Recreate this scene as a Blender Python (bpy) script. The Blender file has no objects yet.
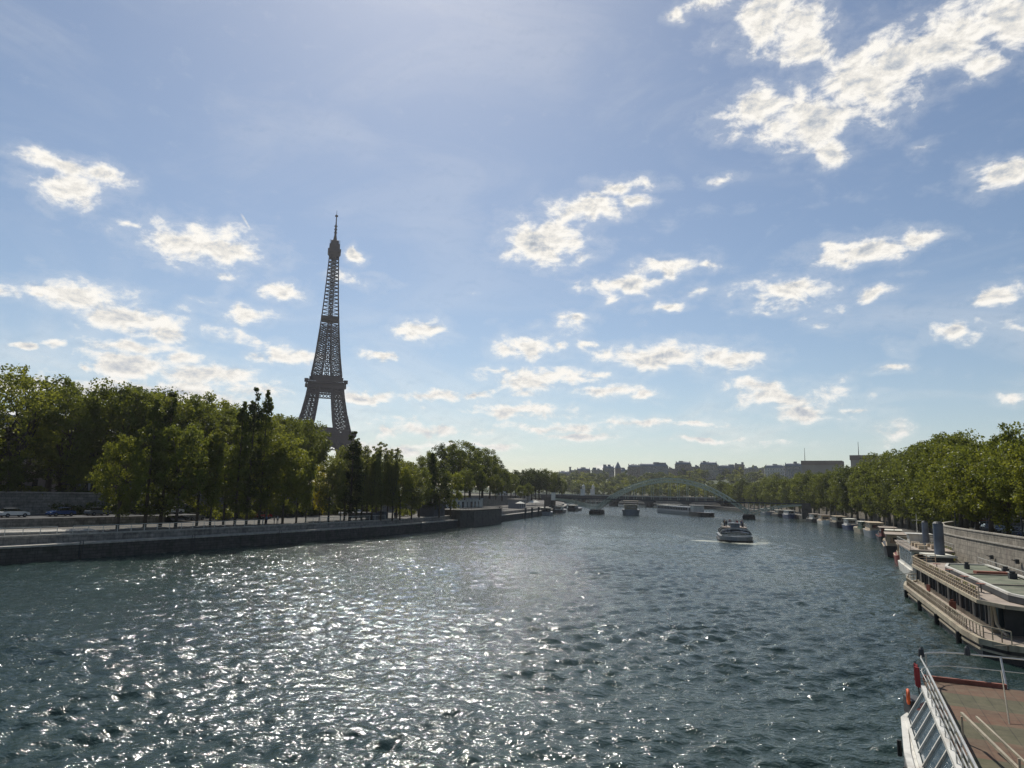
import bpy, math, random
import numpy as np
from mathutils import Vector, Matrix
R = math.radians
random.seed(7); rng = np.random.default_rng(7)
scene = bpy.context.scene
col = scene.collection

# ------------------------------------------------------------------ camera
cam_d = bpy.data.cameras.new('camera'); cam = bpy.data.objects.new('camera', cam_d); col.objects.link(cam)
cam_d.sensor_width = 36; cam_d.lens = 36*700/1024; cam_d.clip_end = 12000; cam_d.clip_start = .3
P, T = R(8.75), R(1.3)
fw = Vector((0, math.cos(P), math.sin(P))); u0 = Vector((0, -math.sin(P), math.cos(P))); r0 = Vector((1, 0, 0))
rr = r0*math.cos(T)+u0*math.sin(T); uu = u0*math.cos(T)-r0*math.sin(T)
M = Matrix((rr, uu, -fw)).transposed().to_4x4(); M.translation = Vector((0, 0, 11))
cam.matrix_world = M
scene.camera = cam

# ------------------------------------------------------------------ light
SUN_AZ, SUN_EL = -10.0, 48.0
sd = bpy.data.lights.new('sun', 'SUN'); sd.energy = 3.9; sd.angle = R(.53); sd.color = (1, .95, .86)
sun = bpy.data.objects.new('sun', sd); col.objects.link(sun)
sv = Vector((math.sin(R(SUN_AZ))*math.cos(R(SUN_EL)), math.cos(R(SUN_AZ))*math.cos(R(SUN_EL)), math.sin(R(SUN_EL))))
sun.rotation_euler = sv.to_track_quat('Z', 'Y').to_euler(); sun.location = (0, 0, 300)
vs = scene.view_settings
vs.view_transform = 'Standard'; vs.look = 'None'; vs.gamma = 1; vs.use_curve_mapping = False; vs.exposure = .22
cy = scene.cycles
cy.use_denoising = True; cy.denoising_prefilter = 'NONE'; cy.max_bounces = 7; cy.diffuse_bounces = 2; cy.glossy_bounces = 3; cy.transmission_bounces = 4
cy.transparent_max_bounces = 6; cy.volume_bounces = 0; cy.use_adaptive_sampling = True; cy.adaptive_threshold = .01
cy.caustics_reflective = False; cy.caustics_refractive = False

class NT:
    """tiny node helper"""
    def __init__(s, tree): s.t = tree; s.n = tree.nodes; s.l = tree.links
    def new(s, kind, inputs=None, **kw):
        n = s.n.new(kind)
        for k, v in kw.items(): setattr(n, k, v)
        for k, v in (inputs or {}).items():
            if isinstance(v, bpy.types.NodeSocket): s.l.new(v, n.inputs[k])
            else: n.inputs[k].default_value = v
        return n
    def math(s, op, a, b=None, c=None, clamp=False):
        n = s.n.new('ShaderNodeMath'); n.operation = op; n.use_clamp = clamp
        for i, v in enumerate((a, b, c)):
            if v is None: continue
            if isinstance(v, bpy.types.NodeSocket): s.l.new(v, n.inputs[i])
            else: n.inputs[i].default_value = v
        return n.outputs[0]
    def ramp(s, v, a, b, lo=0., hi=1., smooth=True):
        n = s.new('ShaderNodeMapRange', {0: v, 1: a, 2: b, 3: lo, 4: hi})
        if smooth: n.interpolation_type = 'SMOOTHSTEP'
        return n.outputs[0]
    def noise(s, vec, scale, detail=3., rough=.5, dist=0., dim='3D'):
        i = {'Scale': scale, 'Detail': detail, 'Roughness': rough, 'Distortion': dist}
        if vec is not None: i['Vector'] = vec
        n = s.new('ShaderNodeTexNoise', None, noise_dimensions=dim)
        for k, v in i.items():
            if isinstance(v, bpy.types.NodeSocket): s.l.new(v, n.inputs[k])
            else: n.inputs[k].default_value = v
        return n.outputs[0]
    def mix(s, f, a, b, blend='MIX'):
        n = s.n.new('ShaderNodeMix'); n.data_type = 'RGBA'; n.blend_type = blend
        for i, v in ((0, f), (6, a), (7, b)):
            if isinstance(v, bpy.types.NodeSocket): s.l.new(v, n.inputs[i])
            elif i == 0: n.inputs[0].default_value = v
            else: n.inputs[i].default_value = (*v, 1)
        return n.outputs[2]

# ------------------------------------------------------------------ sky with clouds (directions in degrees: azimuth, elevation, half sizes)
CLOUDS = [(21.85,34.89,3.48,1.82,1),(23.68,32.88,2.63,1.24,1),(20.19,28.95,2.93,1.35,1),(24.31,27.65,3.47,1.86,1),(25.65,25.39,1.57,1.08,0.9),(28.01,29.28,3.43,2.39,1),(30.69,30.28,3.42,1.81,1),(33.85,30.58,3.59,1.64,1),(37.3,30.88,2.9,1.89,1),(35.96,28.54,1.79,0.83,0.9),(16.48,36.43,2.0,0.55,0.9),(13.94,36.03,0.84,0.62,0.8),(36.39,21.61,2.03,0.82,1),(-35.17,21.35,2.84,0.7,0.9),(-31.82,21.19,1.96,0.72,0.9),(-33.91,19.82,2.12,0.97,1),(-25.13,17.7,4.23,1.22,1.05),(-22.59,17.57,1.93,0.81,0.95),(-18.42,15.05,1.69,0.69,1),(-13.36,18.35,0.64,0.62,1),(-21.12,13.0,2.08,0.68,0.9),(-32.29,12.74,3.14,0.96,1),(-29.68,11.71,2.88,0.99,1),(-26.76,11.37,1.91,0.94,1),(-34.88,12.57,1.4,0.4,0.7),(-18.3,10.17,2.44,0.62,1),(-10.91,10.68,1.77,0.41,0.9),(-29.41,9.59,3.27,0.64,0.85),(-28.64,8.23,3.98,0.93,1),(-23.6,8.19,3.14,0.82,1),(-33.37,9.31,1.31,0.41,0.7),(-35.35,9.04,0.79,0.26,0.8),(-27.52,6.59,6.87,1.02,1),(-20.69,7.43,2.95,0.76,0.8),(-37.1,12.31,1.0,0.65,0.9),(-32.05,8.07,0.73,0.35,0.9),(2.54,20.33,3.15,1.56,1.1),(6.18,22.8,3.05,0.84,1),(9.06,24.38,3.02,0.75,0.8),(10.07,23.06,1.41,0.6,0.9),(6.34,23.86,1.54,0.38,0.6),(9.54,16.87,2.78,0.87,0.9),(12.82,18.16,3.84,0.78,0.75),(15.78,18.01,1.41,0.61,0.7),(12.54,15.04,2.24,0.39,0.7),(8.22,15.7,1.32,0.56,0.8),(15.35,16.17,1.41,0.47,0.7),(21.59,15.61,3.58,1.05,0.9),(22.91,15.95,2.0,0.75,0.9),(28.06,14.86,1.45,0.5,0.75),(27.08,18.0,3.45,0.92,0.95),(31.51,18.49,1.38,0.68,0.8),(26.22,18.61,2.71,0.5,0.7),(31.6,24.61,1.41,0.52,0.5),(35.67,13.72,1.56,0.66,1),(32.5,11.71,1.01,0.62,1),(-7.92,12.87,2.31,1.12,0.75),(5.15,14.2,1.5,0.48,0.85),(-6.72,7.56,2.29,0.57,0.85),(-11.84,7.18,1.9,0.64,0.9),(1.43,11.72,2.83,0.9,0.95),(3.93,12.16,0.99,0.57,0.8),(11.7,11.08,4.25,0.88,1),(17.17,10.7,3.0,0.94,1),(2.72,9.21,5.1,0.82,0.95),(-1.02,9.79,2.16,0.49,0.7),(7.66,8.2,3.38,0.56,0.8),(0.71,6.56,5.08,0.65,0.8),(3.6,5.22,6.87,0.65,0.7),(7.25,9.57,1.63,0.41,0.6),(21.01,7.57,3.8,0.99,0.85),(19.36,8.46,2.19,0.62,0.8),(22.55,6.62,2.76,0.75,0.8),(28.76,9.53,1.14,0.36,0.75),(35.85,6.93,1.08,0.54,0.8),(10.47,5.86,3.92,0.49,0.75),(-7.41,4.78,5.69,0.73,0.75),(-10.52,3.07,8.85,0.8,0.6),(-2.49,3.55,6.52,0.48,0.6),(-14.5,4.51,3.11,0.55,0.7),(-3.44,7.76,2.14,0.41,0.75),(-14.38,2.54,0.01,0.01,-5),(-25.73,8.97,2.34,0.51,0.85),(-30.66,6.31,3.81,0.71,0.9),(-34.79,6.4,2.3,0.8,0.85),(15.15,5.55,3.02,0.39,0.65),(26.64,6.5,1.57,0.37,0.6),(-29.95,18.28,1.32,0.34,0.6),(17.12,24.36,2.05,0.65,0.5),(5.65,4.52,4.81,0.49,0.7),(15.13,4.37,4.48,0.39,0.6),(10.48,7.95,2.38,0.41,0.7),(6.42,12.01,1.64,0.49,0.7)]
world = bpy.data.worlds.new('World'); scene.world = world; world.use_nodes = True
w = NT(world.node_tree); w.n.clear()
SKY = .072
sky = w.new('ShaderNodeTexSky', sky_type='NISHITA'); sky.sun_disc = False
sky.sun_elevation = R(SUN_EL); sky.sun_rotation = R(SUN_AZ); sky.altitude = 40; sky.air_density = 1.0; sky.dust_density = .5; sky.ozone_density = 1.0
tc = w.new('ShaderNodeTexCoord')
sep = w.new('ShaderNodeSeparateXYZ', {0: tc.outputs['Generated']})
deg = 180/math.pi
az = w.math('MULTIPLY', w.math('ARCTAN2', sep.outputs[0], sep.outputs[1]), deg)
el = w.math('MULTIPLY', w.math('ARCSINE', sep.outputs[2]), deg)
ae = w.new('ShaderNodeCombineXYZ', {0: az, 1: el, 2: 0.}).outputs[0]
wob = w.new('ShaderNodeTexNoise', {'Vector': ae, 'Scale': .35, 'Detail': 2.}, noise_dimensions='2D')
wv = w.new('ShaderNodeVectorMath', {0: wob.outputs['Color'], 1: (.5, .5, .5)}, operation='SUBTRACT').outputs[0]
pw = w.new('ShaderNodeVectorMath', {0: wv, 1: (2.2, 1.2, 0.), 2: ae}, operation='MULTIPLY_ADD').outputs[0]
m = None
for (a, e, ra, re_, s_) in CLOUDS:
    sx, sy = 1/(ra*1.2), 1/(re_*1.3)
    v = w.new('ShaderNodeVectorMath', {0: pw, 1: (sx, sy, 0.), 2: (-a*sx, -e*sy, 0.)}, operation='MULTIPLY_ADD').outputs[0]
    ln = w.new('ShaderNodeVectorMath', {0: v}, operation='LENGTH').outputs['Value']
    d = w.math('SUBTRACT', s_, ln)
    m = d if m is None else w.math('SMOOTH_MAX', m, d, .25)
gv = w.new('ShaderNodeVectorMath', {0: pw, 1: (.14, .34, 0.), 2: (3.7, 1.9, 0.)}, operation='MULTIPLY_ADD').outputs[0]
puff = w.math('SUBTRACT', w.math('MULTIPLY', w.ramp(w.noise(gv, 1., 2., .5, 0., '2D'), .50, .74), w.ramp(el, 26., 14., 0., .95)), .50)
m = w.math('SMOOTH_MAX', m, w.math('SUBTRACT', puff, .28), .15)
m = w.math('MAXIMUM', m, -1.2)
nv = w.new('ShaderNodeVectorMath', {0: ae, 1: (.42, .75, 0.)}, operation='MULTIPLY').outputs[0]
n1 = w.noise(nv, 1.0, 9., .62, .15, '2D')
nv2 = w.new('ShaderNodeVectorMath', {0: ae, 1: (.42, .75, 0.), 2: (.05, -.22, 0.)}, operation='MULTIPLY_ADD').outputs[0]
n2 = w.noise(nv2, 1.0, 7., .62, .15, '2D')
dens = w.math('ADD', m, w.math('MULTIPLY', w.math('SUBTRACT', n1, .50), 1.9))
cov = w.ramp(dens, -.16, .62)
cov = w.math('POWER', cov, 1.2)
# thin veil between the clouds
nv3 = w.new('ShaderNodeVectorMath', {0: ae, 1: (.05, .13, 0.)}, operation='MULTIPLY').outputs[0]
veil = w.math('MULTIPLY', w.ramp(w.noise(nv3, 1., 5., .6, .6, '2D'), .42, .78), w.ramp(el, 3., 18., .42, .13))
halo = w.ramp(dens, -.7, .25, 0., .16)
dv = w.new('ShaderNodeVectorMath', {0: ae, 1: (-21.97, 19.88, 0.)}, operation='SUBTRACT').outputs[0]
la = w.math('ABSOLUTE', w.new('ShaderNodeVectorMath', {0: dv, 1: (.608, -.794, 0.)}, operation='DOT_PRODUCT').outputs['Value'])
lp = w.math('ABSOLUTE', w.new('ShaderNodeVectorMath', {0: dv, 1: (.794, .608, 0.)}, operation='DOT_PRODUCT').outputs['Value'])
trail = w.math('MULTIPLY', w.ramp(lp, .13, .03), w.ramp(la, .85, .35, 0., .5))
cov2 = w.math('MAXIMUM', w.math('MAXIMUM', cov, trail), w.math('MAXIMUM', veil, halo))
lit = w.math('SUBTRACT', n1, n2)                     # sunward side of each puff
core = w.ramp(dens, .25, 1.35)
shade = w.math('ADD', w.math('MULTIPLY', core, -.34), w.math('MULTIPLY', lit, 1.3))
bright = w.math('ADD', .87, shade)
bright = w.math('MULTIPLY', bright, w.ramp(el, 0., 12., .84, 1.))
bright = w.ramp(bright, .42, .86, .42, .86, False)
ccol = w.mix(w.ramp(bright, .42, .74), (.80, .88, 1.0), (1., .965, .90))
cb = w.new('ShaderNodeBackground', {'Color': w.new('ShaderNodeVectorMath', {0: ccol, 3: bright}, operation='SCALE').outputs[0], 'Strength': 1.0})
# below the horizon the sky model is black: reflect it upward so nothing reflects a void
skc = w.mix(1., sky.outputs[0], (.93, .985, 1.02), 'MULTIPLY')
sb = w.new('ShaderNodeBackground', {'Color': skc, 'Strength': SKY})
ms = w.new('ShaderNodeMixShader', {0: w.math('MULTIPLY', cov2, w.ramp(el, -1., 2.))}); w.l.new(sb.outputs[0], ms.inputs[1]); w.l.new(cb.outputs[0], ms.inputs[2])
wo = w.new('ShaderNodeOutputWorld'); w.l.new(ms.outputs[0], wo.inputs[0])
world.cycles.sampling_method = 'MANUAL'; world.cycles.sample_map_resolution = 512

# ------------------------------------------------------------------ materials
MATS = {}
def mat(name, base, rough=.8, metal=0., var=.25, nscale=1.5, bump=.3, bscale=8., stain=None, spec=.4, streak=0., coat=0., brick=None, island=False):
    """procedural surface: large soft colour variation, fine grain, optional vertical streaks / courses"""
    m_ = bpy.data.materials.new(name); m_.use_nodes = True; t = NT(m_.node_tree); t.n.clear()
    out = t.new('ShaderNodeOutputMaterial'); b = t.new('ShaderNodeBsdfPrincipled'); t.l.new(b.outputs[0], out.inputs[0])
    co = t.new('ShaderNodeTexCoord').outputs['Object']
    n = t.noise(co, nscale, 5., .6); dark = tuple(c*(1-var) for c in base); light = tuple(min(1, c*(1+var)) for c in base)
    c = t.mix(t.ramp(n, .3, .7), dark, light)
    if stain:
        c = t.mix(t.ramp(t.noise(co, nscale*.35, 6., .65), .50, .68, 0., .8), c, stain)
    if streak:
        sv_ = t.new('ShaderNodeMapping', {'Vector': co, 'Scale': (1.6, 1.6, .12)}).outputs[0]
        c = t.mix(t.math('MULTIPLY', t.ramp(t.noise(sv_, 1.2, 5., .6), .5, .72), streak), c, tuple(v*.35 for v in base))
    h = t.noise(co, bscale, 4., .6)
    if brick:
        bw, bh, mort = brick
        uvn = t.new('ShaderNodeUVMap').outputs[0]
        br = t.new('ShaderNodeTexBrick', {'Vector': uvn, 'Color1': (1, 1, 1, 1), 'Color2': (.72, .72, .72, 1), 'Mortar': (.35, .35, .35, 1), 'Scale': 1., 'Mortar Size': mort, 'Brick Width': bw, 'Row Height': bh, 'Bias': .1})
        c = t.mix(1., c, br.outputs[0], 'MULTIPLY')
    t.l.new(c, b.inputs['Base Color'])
    b.inputs['Roughness'].default_value = rough; b.inputs['Metallic'].default_value = metal
    b.inputs['Specular IOR Level'].default_value = spec; b.inputs['Coat Weight'].default_value = coat
    bp = t.new('ShaderNodeBump', {'Height': h, 'Strength': bump, 'Distance': .05}); t.l.new(bp.outputs[0], b.inputs['Normal'])
    MATS[name] = m_; return m_
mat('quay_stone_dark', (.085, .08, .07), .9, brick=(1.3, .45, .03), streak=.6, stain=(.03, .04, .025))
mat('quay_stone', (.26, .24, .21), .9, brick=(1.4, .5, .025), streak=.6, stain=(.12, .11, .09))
mat('quay_stone_pale', (.29, .26, .21), .9, brick=(1.6, .55, .02), streak=.75, stain=(.20, .17, .14))
mat('quay_coping', (.34, .315, .27), .85)
mat('quay_paving', (.095, .088, .075), .9, nscale=.15, var=.3, stain=(.085, .075, .065))  # base colour darkened to stand in for tree shade on the left quay
mat('asphalt', (.055, .055, .056), .9, nscale=.3)
mat('earth', (.12, .105, .07), .95, nscale=.2, stain=(.05, .07, .03))
mat('grass', (.07, .10, .03), .95, nscale=.8, bump=.8)
mat('hill_ground', (.045, .06, .025), .95, nscale=.1, bump=.5)
mat('bark', (.07, .058, .045), .95, nscale=2., bump=.8, bscale=5)
mat('bark_pale', (.15, .14, .115), .95, nscale=.8, stain=(.06, .055, .045), bump=.6, bscale=5)
mat('iron_brown', (.052, .036, .038), .7, metal=.0, nscale=.05, var=.15)
mat('steel_green', (.42, .46, .38), .5, metal=.2, var=.1)
mat('steel_dark', (.04, .045, .05), .6, var=.2)
mat('steel_blue', (.13, .155, .20), .55, nscale=.6, stain=(.07, .06, .06), streak=.4)
mat('steel_rail', (.55, .54, .50), .4, metal=.5, var=.1)
mat('white_paint', (.66, .64, .58), .45, nscale=.9, var=.1, stain=(.42, .37, .30), streak=.4, spec=.5)
mat('cream_paint', (.39, .335, .24), .55, nscale=1.1, var=.2, stain=(.27, .21, .15), streak=.55)
mat('hull_black', (.018, .018, .022), .4, nscale=.5, stain=(.05, .035, .03), spec=.5)
mat('hull_blue', (.02, .035, .10), .4, var=.2)
mat('hull_red', (.20, .04, .03), .45, var=.2)
mat('hull_green', (.03, .08, .05), .45, var=.2)
mat('hull_grey', (.20, .22, .24), .5, var=.15, streak=.4)
mat('wood_deck', (.30, .20, .12), .7, nscale=2.5, var=.3)
mat('deck_beige', (.34, .28, .23), .8, nscale=.8, var=.15, stain=(.22, .18, .14))
mat('roof_membrane', (.13, .145, .10), .85, nscale=.5, var=.35, stain=(.22, .21, .16))
mat('roof_red', (.25, .09, .06), .8, var=.2)
mat('canvas_white', (.62, .60, .52), .85, var=.06)
mat('canvas_tan', (.50, .40, .28), .85, var=.12)
mat('black_rubber', (.012, .012, .012), .8)
mat('glass_panel_pale', (.30, .42, .45), .15, var=.05, spec=.6)
mat('box_grey', (.09, .09, .10), .8, var=.1)
mat('flower_red', (.45, .03, .03), .7)
mat('skin', (.45, .28, .2), .6, var=.05)
for n_, c_ in (('car_white', (.7, .7, .68)), ('car_grey', (.16, .17, .18)), ('car_black', (.015, .015, .017)), ('car_red', (.3, .02, .02)), ('car_blue', (.03, .07, .2))): mat(n_, c_, .25, var=.03, coat=.6, bump=.02)
for n_, c_ in (('cloth_dark', (.03, .03, .045)), ('cloth_blue', (.05, .09, .2)), ('cloth_red', (.35, .05, .05)), ('cloth_white', (.6, .58, .55)), ('cloth_tan', (.35, .27, .18))): mat(n_, c_, .9, var=.1)
for n_, c_ in (('facade_cream', (.42, .38, .31)), ('facade_stone', (.34, .31, .27)), ('facade_grey', (.27, .27, .28)), ('facade_brown', (.27, .22, .19)), ('facade_white', (.6, .59, .55))): mat(n_, c_, .9, nscale=.08, var=.12, stain=tuple(v*.7 for v in c_))
mat('zinc_roof', (.17, .19, .22), .55, metal=.1, nscale=.2, var=.15)
mat('yellow_paint', (.6, .42, .05), .6)
mat('orange_ring', (.7, .12, .03), .6)

def glass(name, tint, rough=.05):
    m_ = bpy.data.materials.new(name); m_.use_nodes = True; t = NT(m_.node_tree); t.n.clear()
    out = t.new('ShaderNodeOutputMaterial'); b = t.new('ShaderNodeBsdfPrincipled'); t.l.new(b.outputs[0], out.inputs[0])
    co = t.new('ShaderNodeTexCoord').outputs['Object']
    n = t.noise(co, .7, 3.)
    t.l.new(t.mix(n, tuple(v*.5 for v in tint), tint), b.inputs['Base Color'])
    b.inputs['Roughness'].default_value = rough; b.inputs['Specular IOR Level'].default_value = .9; b.inputs['Coat Weight'].default_value = .5
    MATS[name] = m_; return m_
glass('window_glass', (.02, .025, .03)); glass('window_glass_blue', (.05, .08, .10))

def leafmat(name, c1, c2, trans=.42):
    m_ = bpy.data.materials.new(name); m_.use_nodes = True; t = NT(m_.node_tree); t.n.clear()
    out = t.new('ShaderNodeOutputMaterial')
    oi = t.new('ShaderNodeObjectInfo').outputs['Random']
    co = t.new('ShaderNodeTexCoord').outputs['Object']
    f = t.math('ADD', t.math('MULTIPLY', t.noise(co, .45, 3.), .9), t.math('MULTIPLY', oi, .45))
    c = t.mix(t.ramp(f, .25, 1.0), c1, c2)
    d = t.new('ShaderNodeBsdfDiffuse', {'Color': c}); tr = t.new('ShaderNodeBsdfTranslucent', {'Color': t.mix(.5, c, (c2[0]*1.9, c2[1]*1.7, c2[2]*.5))})
    g = t.new('ShaderNodeBsdfGlossy', {'Color': (.9, .9, .9, 1), 'Roughness': .42})
    mx = t.new('ShaderNodeMixShader', {0: trans}); t.l.new(d.outputs[0], mx.inputs[1]); t.l.new(tr.outputs[0], mx.inputs[2])
    fr = t.new('ShaderNodeLayerWeight', {'Blend': .25}).outputs['Facing']
    mg = t.new('ShaderNodeMixShader', {0: t.math('MULTIPLY', fr, .07)}); t.l.new(mx.outputs[0], mg.inputs[1]); t.l.new(g.outputs[0], mg.inputs[2])
    t.l.new(mg.outputs[0], out.inputs[0]); MATS[name] = m_
leafmat('leaf_plane', (.055, .078, .020), (.135, .160, .036), .46)
leafmat('leaf_dark', (.030, .045, .016), (.072, .092, .028), .36)
leafmat('leaf_bright', (.085, .110, .024), (.180, .200, .040), .5)
leafmat('leaf_poplar', (.085, .105, .038), (.165, .185, .065), .5)
leafmat('leaf_yellow', (.20, .19, .02), (.36, .32, .03), .5)
leafmat('leaf_far', (.055, .080, .030), (.125, .150, .050), .36)

# ------------------------------------------------------------------ mesh helpers
class MB:
    def __init__(s): s.v = []; s.f = []; s.uv = None
    def add(s, vs_, fs_):
        o = len(s.v); s.v += [tuple(p) for p in vs_]; s.f += [tuple(i+o for i in f) for f in fs_]; return s
    def box(s, c, d, rz=0., M_=None):
        x, y, z = d[0]/2, d[1]/2, d[2]/2
        pts = [Vector(p) for p in ((-x,-y,-z),(x,-y,-z),(x,y,-z),(-x,y,-z),(-x,-y,z),(x,-y,z),(x,y,z),(-x,y,z))]
        if rz: pts = [Matrix.Rotation(rz, 3, 'Z') @ p for p in pts]
        if M_ is not None: pts = [M_ @ p for p in pts]
        return s.add([p+Vector(c) for p in pts], [(0,3,2,1),(4,5,6,7),(0,1,5,4),(1,2,6,5),(2,3,7,6),(3,0,4,7)])
    def bar(s, a, b, wd, hd=None, n=4):
        a, b = Vector(a), Vector(b); hd = hd or wd; d = b-a
        if d.length < 1e-6: return s
        z = d.normalized(); up = Vector((0, 0, 1)) if abs(z.z) < .95 else Vector((1, 0, 0))
        x = z.cross(up).normalized(); y = x.cross(z)
        if n == 4: offs = [(-1,-1),(1,-1),(1,1),(-1,1)]; sc = .5
        else: offs = [(math.cos(2*math.pi*i/n), math.sin(2*math.pi*i/n)) for i in range(n)]; sc = .5
        A = [a+x*o[0]*wd*sc+y*o[1]*hd*sc for o in offs]; B = [b+x*o[0]*wd*sc+y*o[1]*hd*sc for o in offs]
        fs_ = [(i, (i+1) % n, n+(i+1) % n, n+i) for i in range(n)]+[tuple(range(n-1, -1, -1)), tuple(range(n, 2*n))]
        return s.add(A+B, fs_)
    def path(s, pts, wd, n=5):
        for a, b in zip(pts[:-1], pts[1:]): s.bar(a, b, wd, n=n)
        return s
    def cone(s, a, b, ra, rb, n=8):
        a, b = Vector(a), Vector(b); z = (b-a).normalized(); up = Vector((0, 0, 1)) if abs(z.z) < .95 else Vector((1, 0, 0))
        x = z.cross(up).normalized(); y = x.cross(z)
        A = [a+(x*math.cos(2*math.pi*i/n)+y*math.sin(2*math.pi*i/n))*ra for i in range(n)]
        B = [b+(x*math.cos(2*math.pi*i/n)+y*math.sin(2*math.pi*i/n))*rb for i in range(n)]
        return s.add(A+B, [(i, (i+1) % n, n+(i+1) % n, n+i) for i in range(n)]+[tuple(range(n-1, -1, -1)), tuple(range(n, 2*n))])
    def prism(s, poly, z0, z1, top=None):
        """poly list of (x,y) CCW; top optional list of (x,y) for the upper outline"""
        n = len(poly); top = top or poly
        return s.add([(p[0], p[1], z0) for p in poly]+[(p[0], p[1], z1) for p in top],
                     [(i, (i+1) % n, n+(i+1) % n, n+i) for i in range(n)]+[tuple(range(n-1, -1, -1)), tuple(range(n, 2*n))])
    def loft(s, rings, close=True, caps=True):
        n = len(rings[0]); vs_ = [p for r_ in rings for p in r_]; fs_ = []
        for j in range(len(rings)-1):
            for i in range(n if close else n-1):
                a = j*n+i; b = j*n+(i+1) % n; fs_.append((a, b, b+n, a+n))
        if caps: fs_ += [tuple(range(n-1, -1, -1)), tuple(range((len(rings)-1)*n, len(rings)*n))]
        return s.add(vs_, fs_)
    def build(s, name, m_, parent=None, smooth=False):
        me = bpy.data.meshes.new(name); me.from_pydata([tuple(p) for p in s.v], [], s.f); me.update()
        me.materials.append(MATS[m_] if isinstance(m_, str) else m_)
        if s.uv is not None:
            ul = me.uv_layers.new(name='UVMap')
            idx = np.zeros(len(me.loops), dtype=np.int32); me.loops.foreach_get('vertex_index', idx)
            ul.data.foreach_set('uv', np.asarray(s.uv, dtype=np.float32)[idx].ravel())
        if smooth: me.polygons.foreach_set('use_smooth', [True]*len(me.polygons))
        o = bpy.data.objects.new(name, me); col.objects.link(o)
        if parent is not None: o.parent = parent
        return o
def npmesh(name, V, Fq, m_, parent=None, k=4):
    me = bpy.data.meshes.new(name); V = np.asarray(V, np.float32); Fq = np.asarray(Fq, np.int32)
    me.vertices.add(len(V)); me.vertices.foreach_set('co', V.ravel())
    me.loops.add(Fq.size); me.loops.foreach_set('vertex_index', Fq.ravel())
    me.polygons.add(len(Fq)); me.polygons.foreach_set('loop_start', np.arange(len(Fq), dtype=np.int32)*k)
    me.update(calc_edges=True); me.validate()
    me.materials.append(MATS[m_] if isinstance(m_, str) else m_)
    if name is None: return me
    o = bpy.data.objects.new(name, me); col.objects.link(o)
    if parent is not None: o.parent = parent
    return o
def tag(o, label=None, cat=None, group=None, kind=None):
    if label: o['label'] = label
    if cat: o['category'] = cat
    if group: o['group'] = group
    if kind: o['kind'] = kind
    return o
def empty(name, loc=(0, 0, 0), rz=0., label=None, cat=None, group=None):
    o = bpy.data.objects.new(name, None); col.objects.link(o); o.location = loc; o.rotation_euler = (0, 0, rz)
    o.empty_display_size = .5
    return tag(o, label, cat, group)
KIDS = {}
def copy_tree(o, parent=None):
    c = o.copy(); col.objects.link(c)
    if parent is not None: c.parent = parent
    for ch in [x for x in list(o.children)]: copy_tree(ch, c)
    return c
ORD = ['nearest', 'second', 'third', 'fourth', 'fifth', 'sixth', 'seventh', 'eighth', 'ninth', 'tenth', 'eleventh', 'twelfth', 'thirteenth', 'fourteenth', 'fifteenth', 'sixteenth', 'seventeenth', 'eighteenth', 'nineteenth', 'twentieth', 'twenty-first', 'twenty-second', 'twenty-third', 'twenty-fourth', 'twenty-fifth', 'twenty-sixth', 'twenty-seventh', 'twenty-eighth', 'twenty-ninth', 'thirtieth', 'thirty-first', 'thirty-second', 'thirty-third', 'thirty-fourth', 'thirty-fifth', 'thirty-sixth', 'thirty-seventh', 'thirty-eighth', 'thirty-ninth', 'fortieth', 'forty-first', 'forty-second', 'forty-third', 'forty-fourth', 'forty-fifth', 'forty-sixth', 'forty-seventh', 'forty-eighth', 'forty-ninth', 'fiftieth']

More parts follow.
